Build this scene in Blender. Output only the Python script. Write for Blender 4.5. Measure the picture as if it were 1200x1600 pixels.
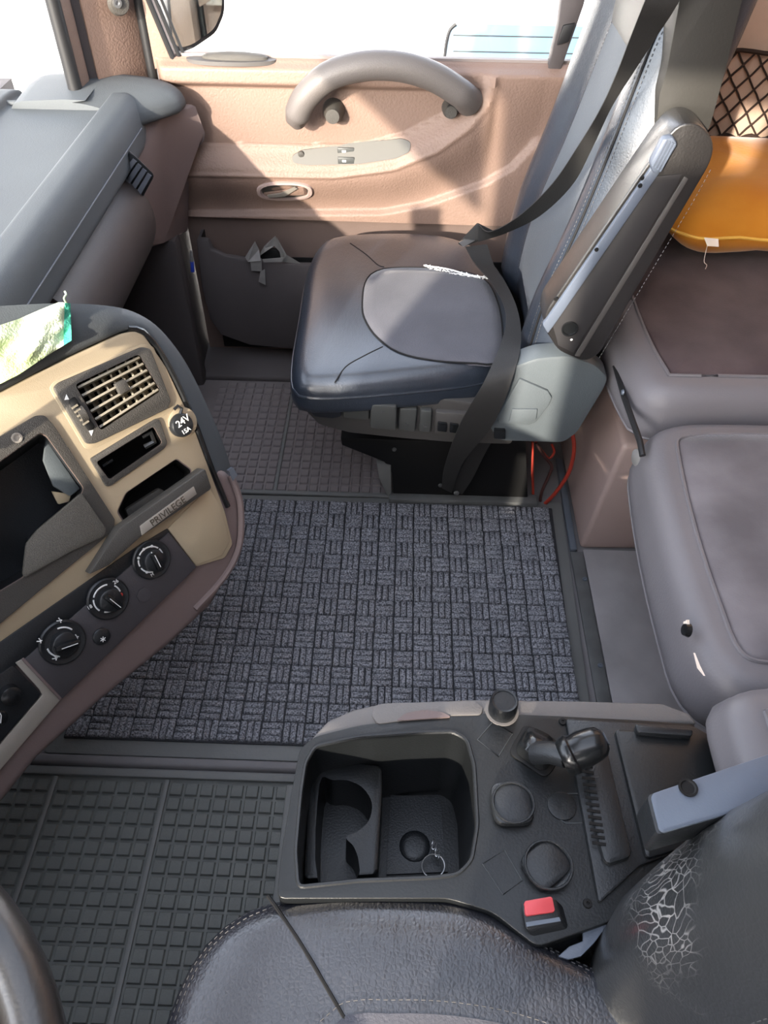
import bpy, bmesh, math, random
from mathutils import Vector, Matrix, noise
random.seed(7)
for o in list(bpy.data.objects): bpy.data.objects.remove(o)
SC = bpy.context.scene
COL = SC.collection
V = Vector

# ------------------------------------------------------------------ camera
F_PX, PITCH, YAW, ROLL = 1201.0, 46.6, 1.2, 0.8
CAM = V((0, 0, 1.22))
RCAM = (Matrix.Rotation(math.radians(YAW), 3, 'Z') @ Matrix.Rotation(math.radians(90 - PITCH), 3, 'X')
        @ Matrix.Rotation(math.radians(ROLL), 3, 'Z'))
cd = bpy.data.cameras.new('camera')
cam = bpy.data.objects.new('camera', cd)
COL.objects.link(cam)
cd.sensor_fit = 'HORIZONTAL'
cd.sensor_width = 36.0
cd.lens = 36.0 * F_PX / 1200.0
cd.clip_start = 0.02
cam.matrix_world = Matrix.Translation(CAM) @ RCAM.to_4x4()
SC.camera = cam

# ------------------------------------------------------------------ light
SUN_DIR = V((1.0, 2.2, -0.87)).normalized()          # direction the light travels
SUN_EL = math.asin(-SUN_DIR.z)
w = bpy.data.worlds.new('sky')
SC.world = w
w.use_nodes = True
nt = w.node_tree
bg = nt.nodes['Background']
sky = nt.nodes.new('ShaderNodeTexSky')
sky.sky_type = 'NISHITA'
sky.sun_disc = False
sky.sun_elevation = SUN_EL
sky.sun_rotation = math.atan2(-SUN_DIR.x, -SUN_DIR.y)
sky.air_density = 0.8
sky.dust_density = 1.4
sky.ozone_density = 1.0
hs_ = nt.nodes.new('ShaderNodeHueSaturation')
hs_.inputs['Saturation'].default_value = 0.42
nt.links.new(sky.outputs[0], hs_.inputs['Color'])
nt.links.new(hs_.outputs[0], bg.inputs[0])
bg.inputs[1].default_value = 1.65
sd = bpy.data.lights.new('sun', 'SUN')
sd.energy = 13.5
sd.angle = math.radians(0.8)
sd.color = (1.0, 0.90, 0.76)
sun = bpy.data.objects.new('sun', sd)
COL.objects.link(sun)
sun.location = (-3, -5, 4)
sun.rotation_euler = (-SUN_DIR).to_track_quat('Z', 'Y').to_euler()
vs = SC.view_settings
vs.view_transform = 'Standard'
vs.look = 'None'
vs.gamma = 1.0
vs.use_curve_mapping = False
vs.exposure = 0.0

# ------------------------------------------------------------------ place helpers
def ray(px, py):
    return RCAM @ V(((px - 600) / F_PX, -(py - 800) / F_PX, -1.0))
def P(px, py, x=None, y=None, z=None):
    d = ray(px, py)
    if x is not None: t = (x - CAM.x) / d.x
    elif y is not None: t = (y - CAM.y) / d.y
    else: t = (z - CAM.z) / d.z
    return CAM + d * t
FN = V((.75 * math.cos(math.radians(27)), -.66 * math.cos(math.radians(27)), math.sin(math.radians(27)))).normalized()
FO = CAM + ray(180, 620) * 1.0
def PF(px, py, off=0.0):                                # a point on the fascia plane of the instrument panel
    d = ray(px, py)
    t = (FO + FN * off - CAM).dot(FN) / d.dot(FN)
    return CAM + d * t
FU = V((FN.y * -1, FN.x, 0)).normalized()               # along the fascia, away from the driver
FV = FN.cross(FU).normalized()

# ------------------------------------------------------------------ materials
MATS = {}
def mat(name, col, rough=.5, spec=.5, metal=0., bump=0., bscale=200., var=0., vscale=6., col2=None, coat=0., sheen=0., stretch=None, detail=4.):
    m = bpy.data.materials.new(name); m.use_nodes = True
    n = m.node_tree; b = n.nodes['Principled BSDF']
    def lin(c): return tuple(((v / 12.92) if v <= .04045 else ((v + .055) / 1.055) ** 2.4) for v in c)
    c = lin(col)
    b.inputs['Base Color'].default_value = (*c, 1)
    b.inputs['Roughness'].default_value = rough
    b.inputs['Specular IOR Level'].default_value = spec
    b.inputs['Metallic'].default_value = metal
    if coat: b.inputs['Coat Weight'].default_value = coat; b.inputs['Coat Roughness'].default_value = .25
    if sheen: b.inputs['Sheen Weight'].default_value = sheen; b.inputs['Sheen Roughness'].default_value = .4
    tc = n.nodes.new('ShaderNodeTexCoord')
    src = tc.outputs['Object']
    if stretch:
        mp = n.nodes.new('ShaderNodeMapping'); mp.inputs['Scale'].default_value = stretch
        n.links.new(src, mp.inputs[0]); src = mp.outputs[0]
    if var or col2:
        t = n.nodes.new('ShaderNodeTexNoise'); t.inputs['Scale'].default_value = vscale; t.inputs['Detail'].default_value = detail
        n.links.new(src, t.inputs['Vector'])
        r = n.nodes.new('ShaderNodeMapRange'); r.inputs[1].default_value = .35; r.inputs[2].default_value = .65
        n.links.new(t.outputs['Fac'], r.inputs[0])
        mx = n.nodes.new('ShaderNodeMix'); mx.data_type = 'RGBA'
        c2 = lin(col2) if col2 else tuple(v * (1 - var) for v in c)
        mx.inputs[6].default_value = (*c, 1); mx.inputs[7].default_value = (*c2, 1)
        n.links.new(r.outputs[0], mx.inputs[0]); n.links.new(mx.outputs[2], b.inputs['Base Color'])
    if bump:
        t2 = n.nodes.new('ShaderNodeTexNoise'); t2.inputs['Scale'].default_value = bscale; t2.inputs['Detail'].default_value = 2.
        n.links.new(src, t2.inputs['Vector'])
        bp = n.nodes.new('ShaderNodeBump'); bp.inputs['Strength'].default_value = bump; bp.inputs['Distance'].default_value = .002
        n.links.new(t2.outputs['Fac'], bp.inputs['Height']); n.links.new(bp.outputs[0], b.inputs['Normal'])
    MATS[name] = m
    return m
def leather(name, col, rough=.42, scratch=None, wrinkle=.35):
    m = mat(name, col, rough, .6, var=.25, vscale=9, coat=.8)
    n = m.node_tree; b = n.nodes['Principled BSDF']; tc = [x for x in n.nodes if x.type == 'TEX_COORD'][0]
    vo = n.nodes.new('ShaderNodeTexVoronoi'); vo.feature = 'DISTANCE_TO_EDGE'; vo.inputs['Scale'].default_value = 240
    ns = n.nodes.new('ShaderNodeTexNoise'); ns.inputs['Scale'].default_value = 210; ns.inputs['Detail'].default_value = 3
    mp = n.nodes.new('ShaderNodeMapping'); mp.inputs['Scale'].default_value = (1, .30, .6)
    n.links.new(tc.outputs['Object'], mp.inputs[0]); n.links.new(mp.outputs[0], ns.inputs['Vector'])
    n.links.new(tc.outputs['Object'], vo.inputs['Vector'])
    ad = n.nodes.new('ShaderNodeMath'); ad.operation = 'MULTIPLY_ADD'; ad.inputs[1].default_value = .8
    n.links.new(vo.outputs['Distance'], ad.inputs[0]); n.links.new(ns.outputs['Fac'], ad.inputs[2])
    bp = n.nodes.new('ShaderNodeBump'); bp.inputs['Strength'].default_value = wrinkle; bp.inputs['Distance'].default_value = .0025
    n.links.new(ad.outputs[0], bp.inputs['Height']); n.links.new(bp.outputs[0], b.inputs['Normal'])
    if scratch:                                          # worn pale cracks in one area (object space centre, radius)
        cx, cy, cz, rad = scratch
        v2 = n.nodes.new('ShaderNodeTexVoronoi'); v2.feature = 'DISTANCE_TO_EDGE'; v2.inputs['Scale'].default_value = 120
        mp2 = n.nodes.new('ShaderNodeMapping'); mp2.inputs['Scale'].default_value = (1.3, 1.3, .45); mp2.inputs['Rotation'].default_value = (.5, .3, .4)
        nz = n.nodes.new('ShaderNodeTexNoise'); nz.inputs['Scale'].default_value = 14
        mxv = n.nodes.new('ShaderNodeMix'); mxv.data_type = 'VECTOR'; mxv.inputs[0].default_value = .05
        n.links.new(tc.outputs['Object'], mp2.inputs[0]); n.links.new(mp2.outputs[0], mxv.inputs[4])
        n.links.new(tc.outputs['Object'], nz.inputs['Vector']); n.links.new(nz.outputs['Color'], mxv.inputs[5])
        n.links.new(mxv.outputs[1], v2.inputs['Vector'])
        r1 = n.nodes.new('ShaderNodeMapRange'); r1.inputs[1].default_value = .01; r1.inputs[2].default_value = .06; r1.inputs[3].default_value = 1; r1.inputs[4].default_value = 0
        n.links.new(v2.outputs['Distance'], r1.inputs[0])
        vm = n.nodes.new('ShaderNodeVectorMath'); vm.operation = 'DISTANCE'; vm.inputs[1].default_value = (cx, cy, cz)
        n.links.new(tc.outputs['Object'], vm.inputs[0])
        n3 = n.nodes.new('ShaderNodeTexNoise'); n3.inputs['Scale'].default_value = 22; n.links.new(tc.outputs['Object'], n3.inputs['Vector'])
        sb = n.nodes.new('ShaderNodeMath'); sb.operation = 'MULTIPLY_ADD'; sb.inputs[1].default_value = rad * 1.6
        n.links.new(n3.outputs['Fac'], sb.inputs[0]); n.links.new(vm.outputs['Value'], sb.inputs[2])
        r2 = n.nodes.new('ShaderNodeMapRange'); r2.inputs[1].default_value = rad * 1.15; r2.inputs[2].default_value = rad * 1.9; r2.inputs[3].default_value = 1; r2.inputs[4].default_value = 0
        n.links.new(sb.outputs[0], r2.inputs[0])
        mu = n.nodes.new('ShaderNodeMath'); mu.operation = 'MULTIPLY'
        n.links.new(r1.outputs[0], mu.inputs[0]); n.links.new(r2.outputs[0], mu.inputs[1])
        mx = n.nodes.new('ShaderNodeMix'); mx.data_type = 'RGBA'; mx.inputs[7].default_value = (.30, .29, .28, 1)
        old = b.inputs['Base Color'].links[0].from_socket
        n.links.new(mu.outputs[0], mx.inputs[0]); n.links.new(old, mx.inputs[6]); n.links.new(mx.outputs[2], b.inputs['Base Color'])
    return m
mat('door_brown', (.485, .40, .355), .55, .4, bump=.5, bscale=230, var=.06)
mat('door_dark', (.40, .34, .315), .6, .3, bump=.2, bscale=300, var=.15)
mat('dash_grey', (.30, .315, .325), .68, .3, bump=.2, bscale=500, var=.06)
mat('dash_brown', (.43, .375, .365), .55, .4, bump=.2, bscale=400)
mat('roll_brown_shaded', (.24, .215, .21), .55, .4, bump=.2, bscale=400)  # dash brown darkened so the knee roll carries its shade in the colour
mat('kick_grey', (.40, .41, .44), .5, .4, bump=.15, bscale=300, var=.1)
mat('kick_dark', (.30, .28, .28), .6, .3, bump=.15, bscale=300, var=.15)
mat('champagne', (.68, .62, .52), .42, .5, metal=.25, bump=.12, bscale=900)
mat('grain_black', (.26, .25, .235), .55, .4, bump=.45, bscale=700)
mat('grain_light', (.36, .345, .315), .5, .5, bump=.6, bscale=800, vscale=900, col2=(.27, .26, .24))
mat('gloss_black', (.10, .105, .11), .22, .5)
mat('black_plastic', (.12, .128, .138), .38, .5, bump=.18, bscale=500, var=.12, vscale=14)
mat('console_black', (.082, .09, .096), .38, .5, bump=.12, bscale=420, var=.18, vscale=10)
mat('deep_black', (.06, .06, .062), .6, .3)
mat('hvac_grey', (.26, .25, .26), .5, .35, bump=.12, bscale=600)
mat('silver_trim', (.60, .575, .54), .38, .5, metal=.3, bump=.1, bscale=600)
mat('vent_slat', (.53, .50, .44), .45, .4)
mat('white_print', (.88, .88, .87), .6, .3)
mat('grey_print', (.30, .27, .23), .6, .3)
mat('blue_print', (.15, .55, .75), .6, .3)
mat('red_print', (.75, .25, .22), .6, .3)
mat('rubber', (.385, .395, .385), .62, .35, bump=.3, bscale=260, var=.25, vscale=14)
mat('rubber_far', (.47, .445, .445), .6, .35, bump=.25, bscale=260, var=.2, vscale=12)
mat('rubber_edge', (.43, .435, .43), .6, .35, bump=.2, bscale=200, var=.15)
mat('carpet', (.29, .293, .31), .95, .1, bump=1.0, bscale=420, var=.0, vscale=330, col2=(.60, .605, .63), detail=2)
mat('carpet_base', (.24, .243, .255), .95, .1, bump=1.0, bscale=420)
mat('floor_panel', (.60, .585, .59), .6, .3, bump=.2, bscale=90, var=.25, vscale=9)
mat('floor_vinyl', (.47, .46, .465), .6, .3, bump=.2, bscale=120, var=.2, vscale=8)
mat('rail_metal', (.38, .385, .385), .45, .4, var=.3, vscale=18)
leather('leather_black_sky', (.165, .19, .23), .34, wrinkle=.2)  # base colour tinted blue to stand in for reflected sky
leather('leather_driver', (.17, .175, .20), .33, wrinkle=.55)
leather('leather_back', (.20, .205, .21), .40, scratch=(-.122, .222, -.185, .062), wrinkle=.2)
leather('leather_brown', (.105, .096, .094), .48, wrinkle=.12)
mat('seat_fabric', (.345, .345, .37), .9, .15, bump=.35, bscale=380, var=.18, vscale=10, sheen=.25)
mat('insert_fabric', (.28, .305, .33), .75, .25, bump=.25, bscale=420, var=.1, vscale=8, sheen=.2)
mat('thread', (.36, .355, .355), .8, .2)
mat('dark_thread', (.10, .10, .105), .7, .2)
mat('belt', (.175, .172, .17), .55, .3, bump=.3, bscale=900, stretch=(1, 1, 3))
mat('teal_plastic', (.32, .345, .36), .45, .4, bump=.15, bscale=500, var=.06)
mat('shell_grey', (.29, .28, .275), .5, .4, var=.1)
mat('handle_grey', (.36, .34, .33), .5, .45, bump=.25, bscale=400)
mat('switch_olive', (.31, .30, .275), .4, .5)
mat('button_grey', (.27, .275, .27), .42, .45)
mat('navy_grey', (.18, .19, .22), .45, .4)
mat('armrest_grey', (.34, .37, .42), .4, .5, bump=.1, bscale=500)
mat('emboss', (.20, .21, .215), .4, .5)
mat('arm_plate', (.18, .175, .18), .5, .4)
mat('metal_grey', (.40, .43, .47), .38, .5, metal=.3, var=.1)
mat('bare_steel', (.70, .70, .70), .3, .5, metal=.9)
mat('vinyl_grey', (.43, .415, .425), .45, .4, bump=.15, bscale=300, var=.1, vscale=5)
mat('velour_brown', (.34, .29, .29), .9, .15, bump=.25, bscale=350, var=.0, vscale=8, col2=(.26, .215, .22), sheen=.2)
mat('velour_grey', (.45, .43, .44), .9, .15, bump=.25, bscale=350, var=.0, vscale=9, col2=(.36, .34, .35), sheen=.35)
mat('box_brown', (.65, .57, .545), .45, .4, bump=.15, bscale=300, var=.08)
mat('beige_side', (.42, .405, .395), .55, .35, bump=.2, bscale=500)
mat('orange_velvet', (.74, .49, .16), .85, .15, bump=.2, bscale=160, vscale=7, col2=(.69, .42, .11), sheen=.3)
mat('piping_gold', (.86, .66, .30), .6, .3)
mat('white_tag', (.92, .86, .80), .8, .2)
mat('wall_fabric', (.69, .59, .52), .8, .2, bump=.35, bscale=260, var=.06)
mat('pillar_trim', (.50, .465, .45), .6, .3, bump=.12, bscale=300)
mat('seat_shell', (.20, .195, .185), .5, .4, bump=.1, bscale=300)
mat('headliner', (.78, .75, .70), .9, .1)
mat('net_cord', (.19, .15, .13), .85, .15)
mat('cable_red', (.60, .20, .15), .45, .4)
mat('cable_dark', (.25, .15, .14), .5, .4)
mat('tape_grey', (.50, .49, .48), .5, .4, var=.2, vscale=40)
mat('buckle_red', (.80, .30, .32), .4, .5)
mat('blue_pen', (.15, .25, .65), .4, .5)
mat('towel', (.88, .93, .84), .95, .1, bump=.9, bscale=330, vscale=5, col2=(.72, .80, .50))
mat('towel_edge', (.30, .68, .58), .95, .1, bump=.8, bscale=330)
mat('seal_black', (.12, .12, .125), .5, .35)
mat('asphalt', (.62, .61, .60), .9, .2, var=.15, vscale=3, bump=.3, bscale=60)
mat('white_paint', (.93, .93, .93), .4, .5)
mat('van_glass', (.47, .60, .69), .12, .6)  # pale blue base stands in for sky reflected in the van windows
mat('mirror', (.80, .84, .82), .03, .5, metal=1.)
g = bpy.data.materials.new('window_glass'); g.use_nodes = True; MATS['window_glass'] = g
n = g.node_tree; n.nodes.remove(n.nodes['Principled BSDF'])
tr = n.nodes.new('ShaderNodeBsdfTransparent'); gl = n.nodes.new('ShaderNodeBsdfGlossy'); gl.inputs['Roughness'].default_value = .02
mxs = n.nodes.new('ShaderNodeMixShader'); mxs.inputs[0].default_value = .05
n.links.new(tr.outputs[0], mxs.inputs[1]); n.links.new(gl.outputs[0], mxs.inputs[2]); n.links.new(mxs.outputs[0], n.nodes['Material Output'].inputs[0])

# ------------------------------------------------------------------ object helpers
WLOC = {}
def root(name, loc, label, cat, group=None):
    o = bpy.data.objects.new(name, None); COL.objects.link(o)
    o.location = loc; o.empty_display_size = .05; WLOC[o.name] = V(loc)
    o['label'] = label; o['category'] = cat
    if group: o['group'] = group
    return o
def sroot(name, loc, label=None):
    o = bpy.data.objects.new(name, None); COL.objects.link(o)
    o.location = loc; o.empty_display_size = .05; WLOC[o.name] = V(loc); o['kind'] = 'structure'
    return o
def tag(o, label, cat, group=None):
    o['label'] = label; o['category'] = cat
    if group: o['group'] = group
    return o
def struct(o): o['kind'] = 'structure'; return o
def link(name, me, parent, world):
    o = bpy.data.objects.new(name, me); COL.objects.link(o)
    WLOC[o.name] = V(world)
    if parent is not None:
        o.parent = parent; o.location = V(world) - WLOC[parent.name]
    else: o.location = world
    return o
def obj(name, geo, m, parent=None, smooth=True, ang=38, bevel=0., seg=2, base=False, origin=None):
    """geo = (verts in world space, faces) or list of such; one mesh object with its origin at its centre (or base)"""
    if isinstance(geo, list):
        vv, ff = [], []
        for a, b in geo:
            k = len(vv); vv += list(a); ff += [tuple(i + k for i in f) for f in b]
        geo = (vv, ff)
    vs_, fs = geo
    vs_ = [V(p) for p in vs_]
    lo = V((min(p.x for p in vs_), min(p.y for p in vs_), min(p.z for p in vs_)))
    hi = V((max(p.x for p in vs_), max(p.y for p in vs_), max(p.z for p in vs_)))
    c = (lo + hi) / 2
    if base or parent is None: c.z = lo.z
    if origin is not None: c = V(origin)
    bm = bmesh.new()
    bv = [bm.verts.new(p - c) for p in vs_]
    for f in fs:
        try: bm.faces.new([bv[i] for i in f])
        except ValueError: pass
    bmesh.ops.remove_doubles(bm, verts=bm.verts, dist=1e-6)
    bmesh.ops.recalc_face_normals(bm, faces=bm.faces)
    if bevel > 0:
        es = [e for e in bm.edges if len(e.link_faces) == 2 and e.calc_face_angle(0) > math.radians(32)]
        bmesh.ops.bevel(bm, geom=es, offset=bevel, segments=seg, profile=.5, affect='EDGES', clamp_overlap=True)
    for f in bm.faces: f.smooth = smooth
    for e in bm.edges:
        if len(e.link_faces) == 2 and e.calc_face_angle(0) > math.radians(ang): e.smooth = False
    me = bpy.data.meshes.new(name); bm.to_mesh(me); bm.free()
    ms = m if isinstance(m, list) else [m]
    for k in ms: me.materials.append(MATS[k])
    return link(name, me, parent, c)
def cut(o, geo, m=None):
    """carve a shape out of an object (result is baked, the cutter is removed)"""
    c = obj('cutter', geo, m or o.data.materials[0].name, None, smooth=False)
    bpy.context.view_layer.update()
    md = o.modifiers.new('cut', 'BOOLEAN'); md.operation = 'DIFFERENCE'; md.object = c; md.solver = 'EXACT'
    if m: md.material_mode = 'TRANSFER'
    bpy.context.view_layer.update()
    dg = bpy.context.evaluated_depsgraph_get()
    me = bpy.data.meshes.new_from_object(o.evaluated_get(dg))
    o.modifiers.clear(); old = o.data; nm = old.name
    o.data = me; bpy.data.meshes.remove(old); me.name = nm
    bpy.data.objects.remove(c)
    bm = bmesh.new(); bm.from_mesh(me)
    for e in bm.edges:
        e.smooth = not (len(e.link_faces) == 2 and e.calc_face_angle(0) > math.radians(38))
    for f in bm.faces: f.smooth = True
    bm.to_mesh(me); bm.free()

# ------------------------------------------------------------------ shape helpers
def box(c, s, M=None):
    c = V(c); h = V(s) / 2
    p = [V((sx * h.x, sy * h.y, sz * h.z)) for sx in (-1, 1) for sy in (-1, 1) for sz in (-1, 1)]
    if M is not None: p = [M @ q for q in p]
    return [c + q for q in p], [(0, 1, 3, 2), (4, 6, 7, 5), (0, 4, 5, 1), (2, 3, 7, 6), (0, 2, 6, 4), (1, 5, 7, 3)]
def bx(x0, x1, y0, y1, z0, z1):
    return box(((x0 + x1) / 2, (y0 + y1) / 2, (z0 + z1) / 2), (x1 - x0, y1 - y0, z1 - z0))
def prism(poly, vec):
    poly = [V(p) for p in poly]; vec = V(vec); k = len(poly)
    v = poly + [p + vec for p in poly]
    f = [tuple(range(k)), tuple(range(2 * k - 1, k - 1, -1))] + [(i, i + k, (i + 1) % k + k, (i + 1) % k) for i in range(k)]
    return v, f
def rnd(poly, r, n=4, only=None):
    """round the corners of a planar polygon"""
    poly = [V(p) for p in poly]; out = []; k = len(poly)
    for i, p in enumerate(poly):
        a, b = poly[i - 1] - p, poly[(i + 1) % k] - p
        rr = r[i] if isinstance(r, (list, tuple)) else r
        if rr <= 0: out.append(p); continue
        da, db = min(rr, a.length * .49), min(rr, b.length * .49)
        A, B = p + a.normalized() * da, p + b.normalized() * db
        for j in range(n + 1):
            t = j / n
            out.append(A * (1 - t) ** 2 + p * 2 * t * (1 - t) + B * t * t)
    return out
def spl(pts, per=8, closed=False):
    pts = [V(p) for p in pts]; k = len(pts); out = []
    rng = range(k) if closed else range(k - 1)
    for i in rng:
        if closed: p0, p1, p2, p3 = pts[i - 1], pts[i], pts[(i + 1) % k], pts[(i + 2) % k]
        else: p0, p1, p2, p3 = pts[max(i - 1, 0)], pts[i], pts[i + 1], pts[min(i + 2, k - 1)]
        for j in range(per):
            t = j / per
            out.append(.5 * ((2 * p1) + (p2 - p0) * t + (2 * p0 - 5 * p1 + 4 * p2 - p3) * t * t + (3 * p1 - p0 - 3 * p2 + p3) * t ** 3))
    if not closed: out.append(pts[-1])
    return out
def resample(pts, n, closed=False):
    pts = [V(p) for p in pts]
    q = pts + [pts[0]] if closed else pts
    d = [0]
    for a, b in zip(q, q[1:]): d.append(d[-1] + (b - a).length)
    out = []; k = 0
    for i in range(n):
        s = d[-1] * i / (n if closed else n - 1)
        while k < len(q) - 2 and d[k + 1] < s: k += 1
        t = (s - d[k]) / max(d[k + 1] - d[k], 1e-9)
        out.append(q[k].lerp(q[k + 1], t))
    return out
def loft(rings, cap0=True, cap1=True, closed=True):
    v = []; f = []; k = len(rings[0])
    for r in rings: v += [V(p) for p in r]
    for i in range(len(rings) - 1):
        for j in range(k if closed else k - 1):
            a = i * k + j; b = i * k + (j + 1) % k
            f.append((a, b, b + k, a + k))
    if cap0: f.append(tuple(range(k - 1, -1, -1)))
    if cap1: f.append(tuple(range((len(rings) - 1) * k, len(rings) * k)))
    return v, f
def tube(path, r, n=8, closed=False):
    path = [V(p) for p in path]; rings = []; k = len(path); up = V((0, 0, 1))
    prev = None
    for i, p in enumerate(path):
        if closed: t = (path[(i + 1) % k] - path[i - 1]).normalized()
        else: t = (path[min(i + 1, k - 1)] - path[max(i - 1, 0)]).normalized()
        if prev is None:
            a = up if abs(t.z) < .9 else V((1, 0, 0))
            u = t.cross(a).normalized()
        else: u = (prev - t * prev.dot(t)).normalized()
        prev = u; b = t.cross(u)
        rr = r[i] if isinstance(r, (list, tuple)) else r
        rx, ry = rr if isinstance(rr, tuple) else (rr, rr)
        rings.append([p + u * math.cos(6.28318 * j / n) * rx + b * math.sin(6.28318 * j / n) * ry for j in range(n)])
    if closed:
        v, f = loft(rings, False, False)
        kk = (k - 1) * n
        f += [(kk + j, kk + (j + 1) % n, (j + 1) % n, j) for j in range(n)]
        return v, f
    return loft(rings)
def lathe(c, axis, prof, n=24, ref=None):
    """prof = [(radius, height along axis)]"""
    c = V(c); a = V(axis).normalized()
    u = V(ref) if ref is not None else (V((1, 0, 0)) if abs(a.x) < .8 else V((0, 1, 0)))
    u = (u - a * u.dot(a)).normalized(); b = a.cross(u)
    rings = [[c + a * h + (u * math.cos(6.28318 * j / n) + b * math.sin(6.28318 * j / n)) * max(r, 1e-5) for j in range(n)] for r, h in prof]
    return loft(rings)
def sheet(L, R, th):
    """a ribbon between two edge lines with a thickness"""
    k = len(L); v = []; f = []
    L = [V(p) for p in L]; R = [V(p) for p in R]
    for i in range(k):
        t = (L[min(i + 1, k - 1)] - L[max(i - 1, 0)]); w_ = R[i] - L[i]
        nn = t.cross(w_).normalized() * th / 2
        v += [L[i] + nn, R[i] + nn, R[i] - nn, L[i] - nn]
    for i in range(k - 1):
        a = 4 * i
        for j in range(4): f.append((a + j, a + (j + 1) % 4, a + 4 + (j + 1) % 4, a + 4 + j))
    f += [(3, 2, 1, 0), (4 * k - 4, 4 * k - 3, 4 * k - 2, 4 * k - 1)]
    return v, f
def inset(poly, d):
    """offset a smooth closed outline inwards in xy"""
    k = len(poly); out = []
    area = sum(poly[i].x * poly[(i + 1) % k].y - poly[(i + 1) % k].x * poly[i].y for i in range(k))
    s = 1 if area > 0 else -1
    for i in range(k):
        t = poly[(i + 1) % k] - poly[i - 1]; nrm = V((-t.y, t.x, 0)).normalized() * s
        out.append(poly[i] + nrm * d)
    return out
def pillow_rings(outline, zb, ze, r, top, nin=7, bulge=0.):
    """closed cushion: bottom zb, side up to ze, rounded edge of radius r into a top surface top(x, y)"""
    c = V((sum(p.x for p in outline) / len(outline), sum(p.y for p in outline) / len(outline), 0))
    def at(p, z): return V((p.x, p.y, z))
    rings = [[at(p, zb) for p in inset(outline, .012)], [at(p, zb + .006) for p in inset(outline, .002)]]
    for k in range(1, 4):
        t = k / 4
        rings.append([at(p, zb + (ze - zb) * t) for p in inset(outline, -bulge * math.sin(math.pi * t))])
    for k in range(6):
        a = k / 5 * math.pi / 2
        q = inset(outline, r * (1 - math.cos(a)))
        rings.append([at(p, ze + (top(p.x, p.y) - ze) * math.sin(a)) for p in q])
    q = inset(outline, r)
    for k in range(1, nin + 1):
        s = 1 - k / (nin + .35)
        rr = [c + (V((p.x, p.y, 0)) - c) * s for p in q]
        rings.append([at(p, top(p.x, p.y)) for p in rr])
    return rings
def drape(poly2, top, off, n=6):
    """a patch that follows the surface top(x, y)"""
    c = V((sum(p.x for p in poly2) / len(poly2), sum(p.y for p in poly2) / len(poly2), 0))
    rings = [[V((p.x, p.y, top(p.x, p.y) - .004)) for p in poly2]]
    for k in range(n + 1):
        s = (1 - .012) * (1 - k / (n + .3))
        rr = [c + (V((p.x, p.y, 0)) - c) * s for p in poly2]
        rings.append([V((p.x, p.y, top(p.x, p.y) + off * min(1, .5 + k))) for p in rr])
    return loft(rings, True, True)
def lerp(a, b, t): return a + (b - a) * t
def sstep(a, b, x):
    t = min(1, max(0, (x - a) / (b - a))); return t * t * (3 - 2 * t)
def interp(tab, x):
    if x <= tab[0][0]: return tab[0][1]
    for (a, b), (c, d) in zip(tab, tab[1:]):
        if x <= c: return lerp(b, d, (x - a) / (c - a))
    return tab[-1][1]
def copies(src, places, parent):
    for w_ in places:
        c = src.copy(); COL.objects.link(c); c.parent = parent; c.location = V(w_) - WLOC[parent.name]
def text_obj(name, s, M, size, m, parent, ext=.0004):
    cu = bpy.data.curves.new(name, 'FONT'); cu.body = s; cu.size = size; cu.align_x = 'CENTER'; cu.align_y = 'CENTER'; cu.extrude = ext
    t = bpy.data.objects.new(name, cu); COL.objects.link(t)
    bpy.context.view_layer.update()
    me = bpy.data.meshes.new_from_object(t.evaluated_get(bpy.context.evaluated_depsgraph_get()))
    bpy.data.objects.remove(t)
    me.transform(M.to_3x3().to_4x4()); me.materials.clear(); me.materials.append(MATS[m])
    me.name = name
    return link(name, me, parent, M.translation)
def basis(o, u, v):
    u = V(u).normalized(); n_ = u.cross(V(v)).normalized(); v2 = n_.cross(u)
    M = Matrix((u, v2, n_)).transposed().to_4x4(); M.translation = V(o); return M
# ================================================================== THE CAB SHELL
def pp(pts, **k): return [P(a, b, **k) for a, b in pts]
struct(obj('floor', bx(-.85, 1.6, -.6, 1.74, -.04, 0), 'floor_vinyl'))
struct(obj('wall_front', [bx(-.90, -.66, -.6, 1.70, 0, .60), bx(-.92, -.81, -.6, 1.70, .58, .68)], 'kick_dark'))
struct(obj('wall_rear', bx(1.5, 1.54, -.6, 1.74, 0, 2.0), 'wall_fabric'))
wr = struct(obj('wall_right', bx(.60, 1.5, 1.735, 1.78, 0, 2.0), 'wall_fabric'))
struct(obj('trim_1', rnd and prism(rnd([V((.432, 1.58, .02)), V((.545, 1.58, .02)), V((.57, 1.62, .02)), V((.61, 1.76, .02)), V((.43, 1.76, .02))], [.02, .02, .01, 0, 0]), (0, 0, 1.96)), 'pillar_trim'))
# ceiling panels kept to shade the rear, roof left off elsewhere for fill light
struct(obj('ceiling', [bx(.50, 1.54, -.62, 1.78, 2.0, 2.03), bx(-.92, .50, 1.25, 1.78, 2.0, 2.03)], 'headliner'))
# driver side: door below the window, pillars, rail above
struct(obj('wall_left', [bx(-.80, 1.54, -.62, -.56, 0, .70), bx(.46, 1.54, -.62, -.56, .7, 2.0), bx(-.85, .46, -.62, -.56, 1.57, 2.0)], 'door_brown'))
struct(obj('trim_2', prism(rnd([V((-.80, -.62, .66)), V((-.56, -.62, .66)), V((-.56, -.57, .66)), V((-.72, -.52, .66)), V((-.80, -.50, .66))], .015), (0, 0, 1.36)), 'door_brown'))
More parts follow.
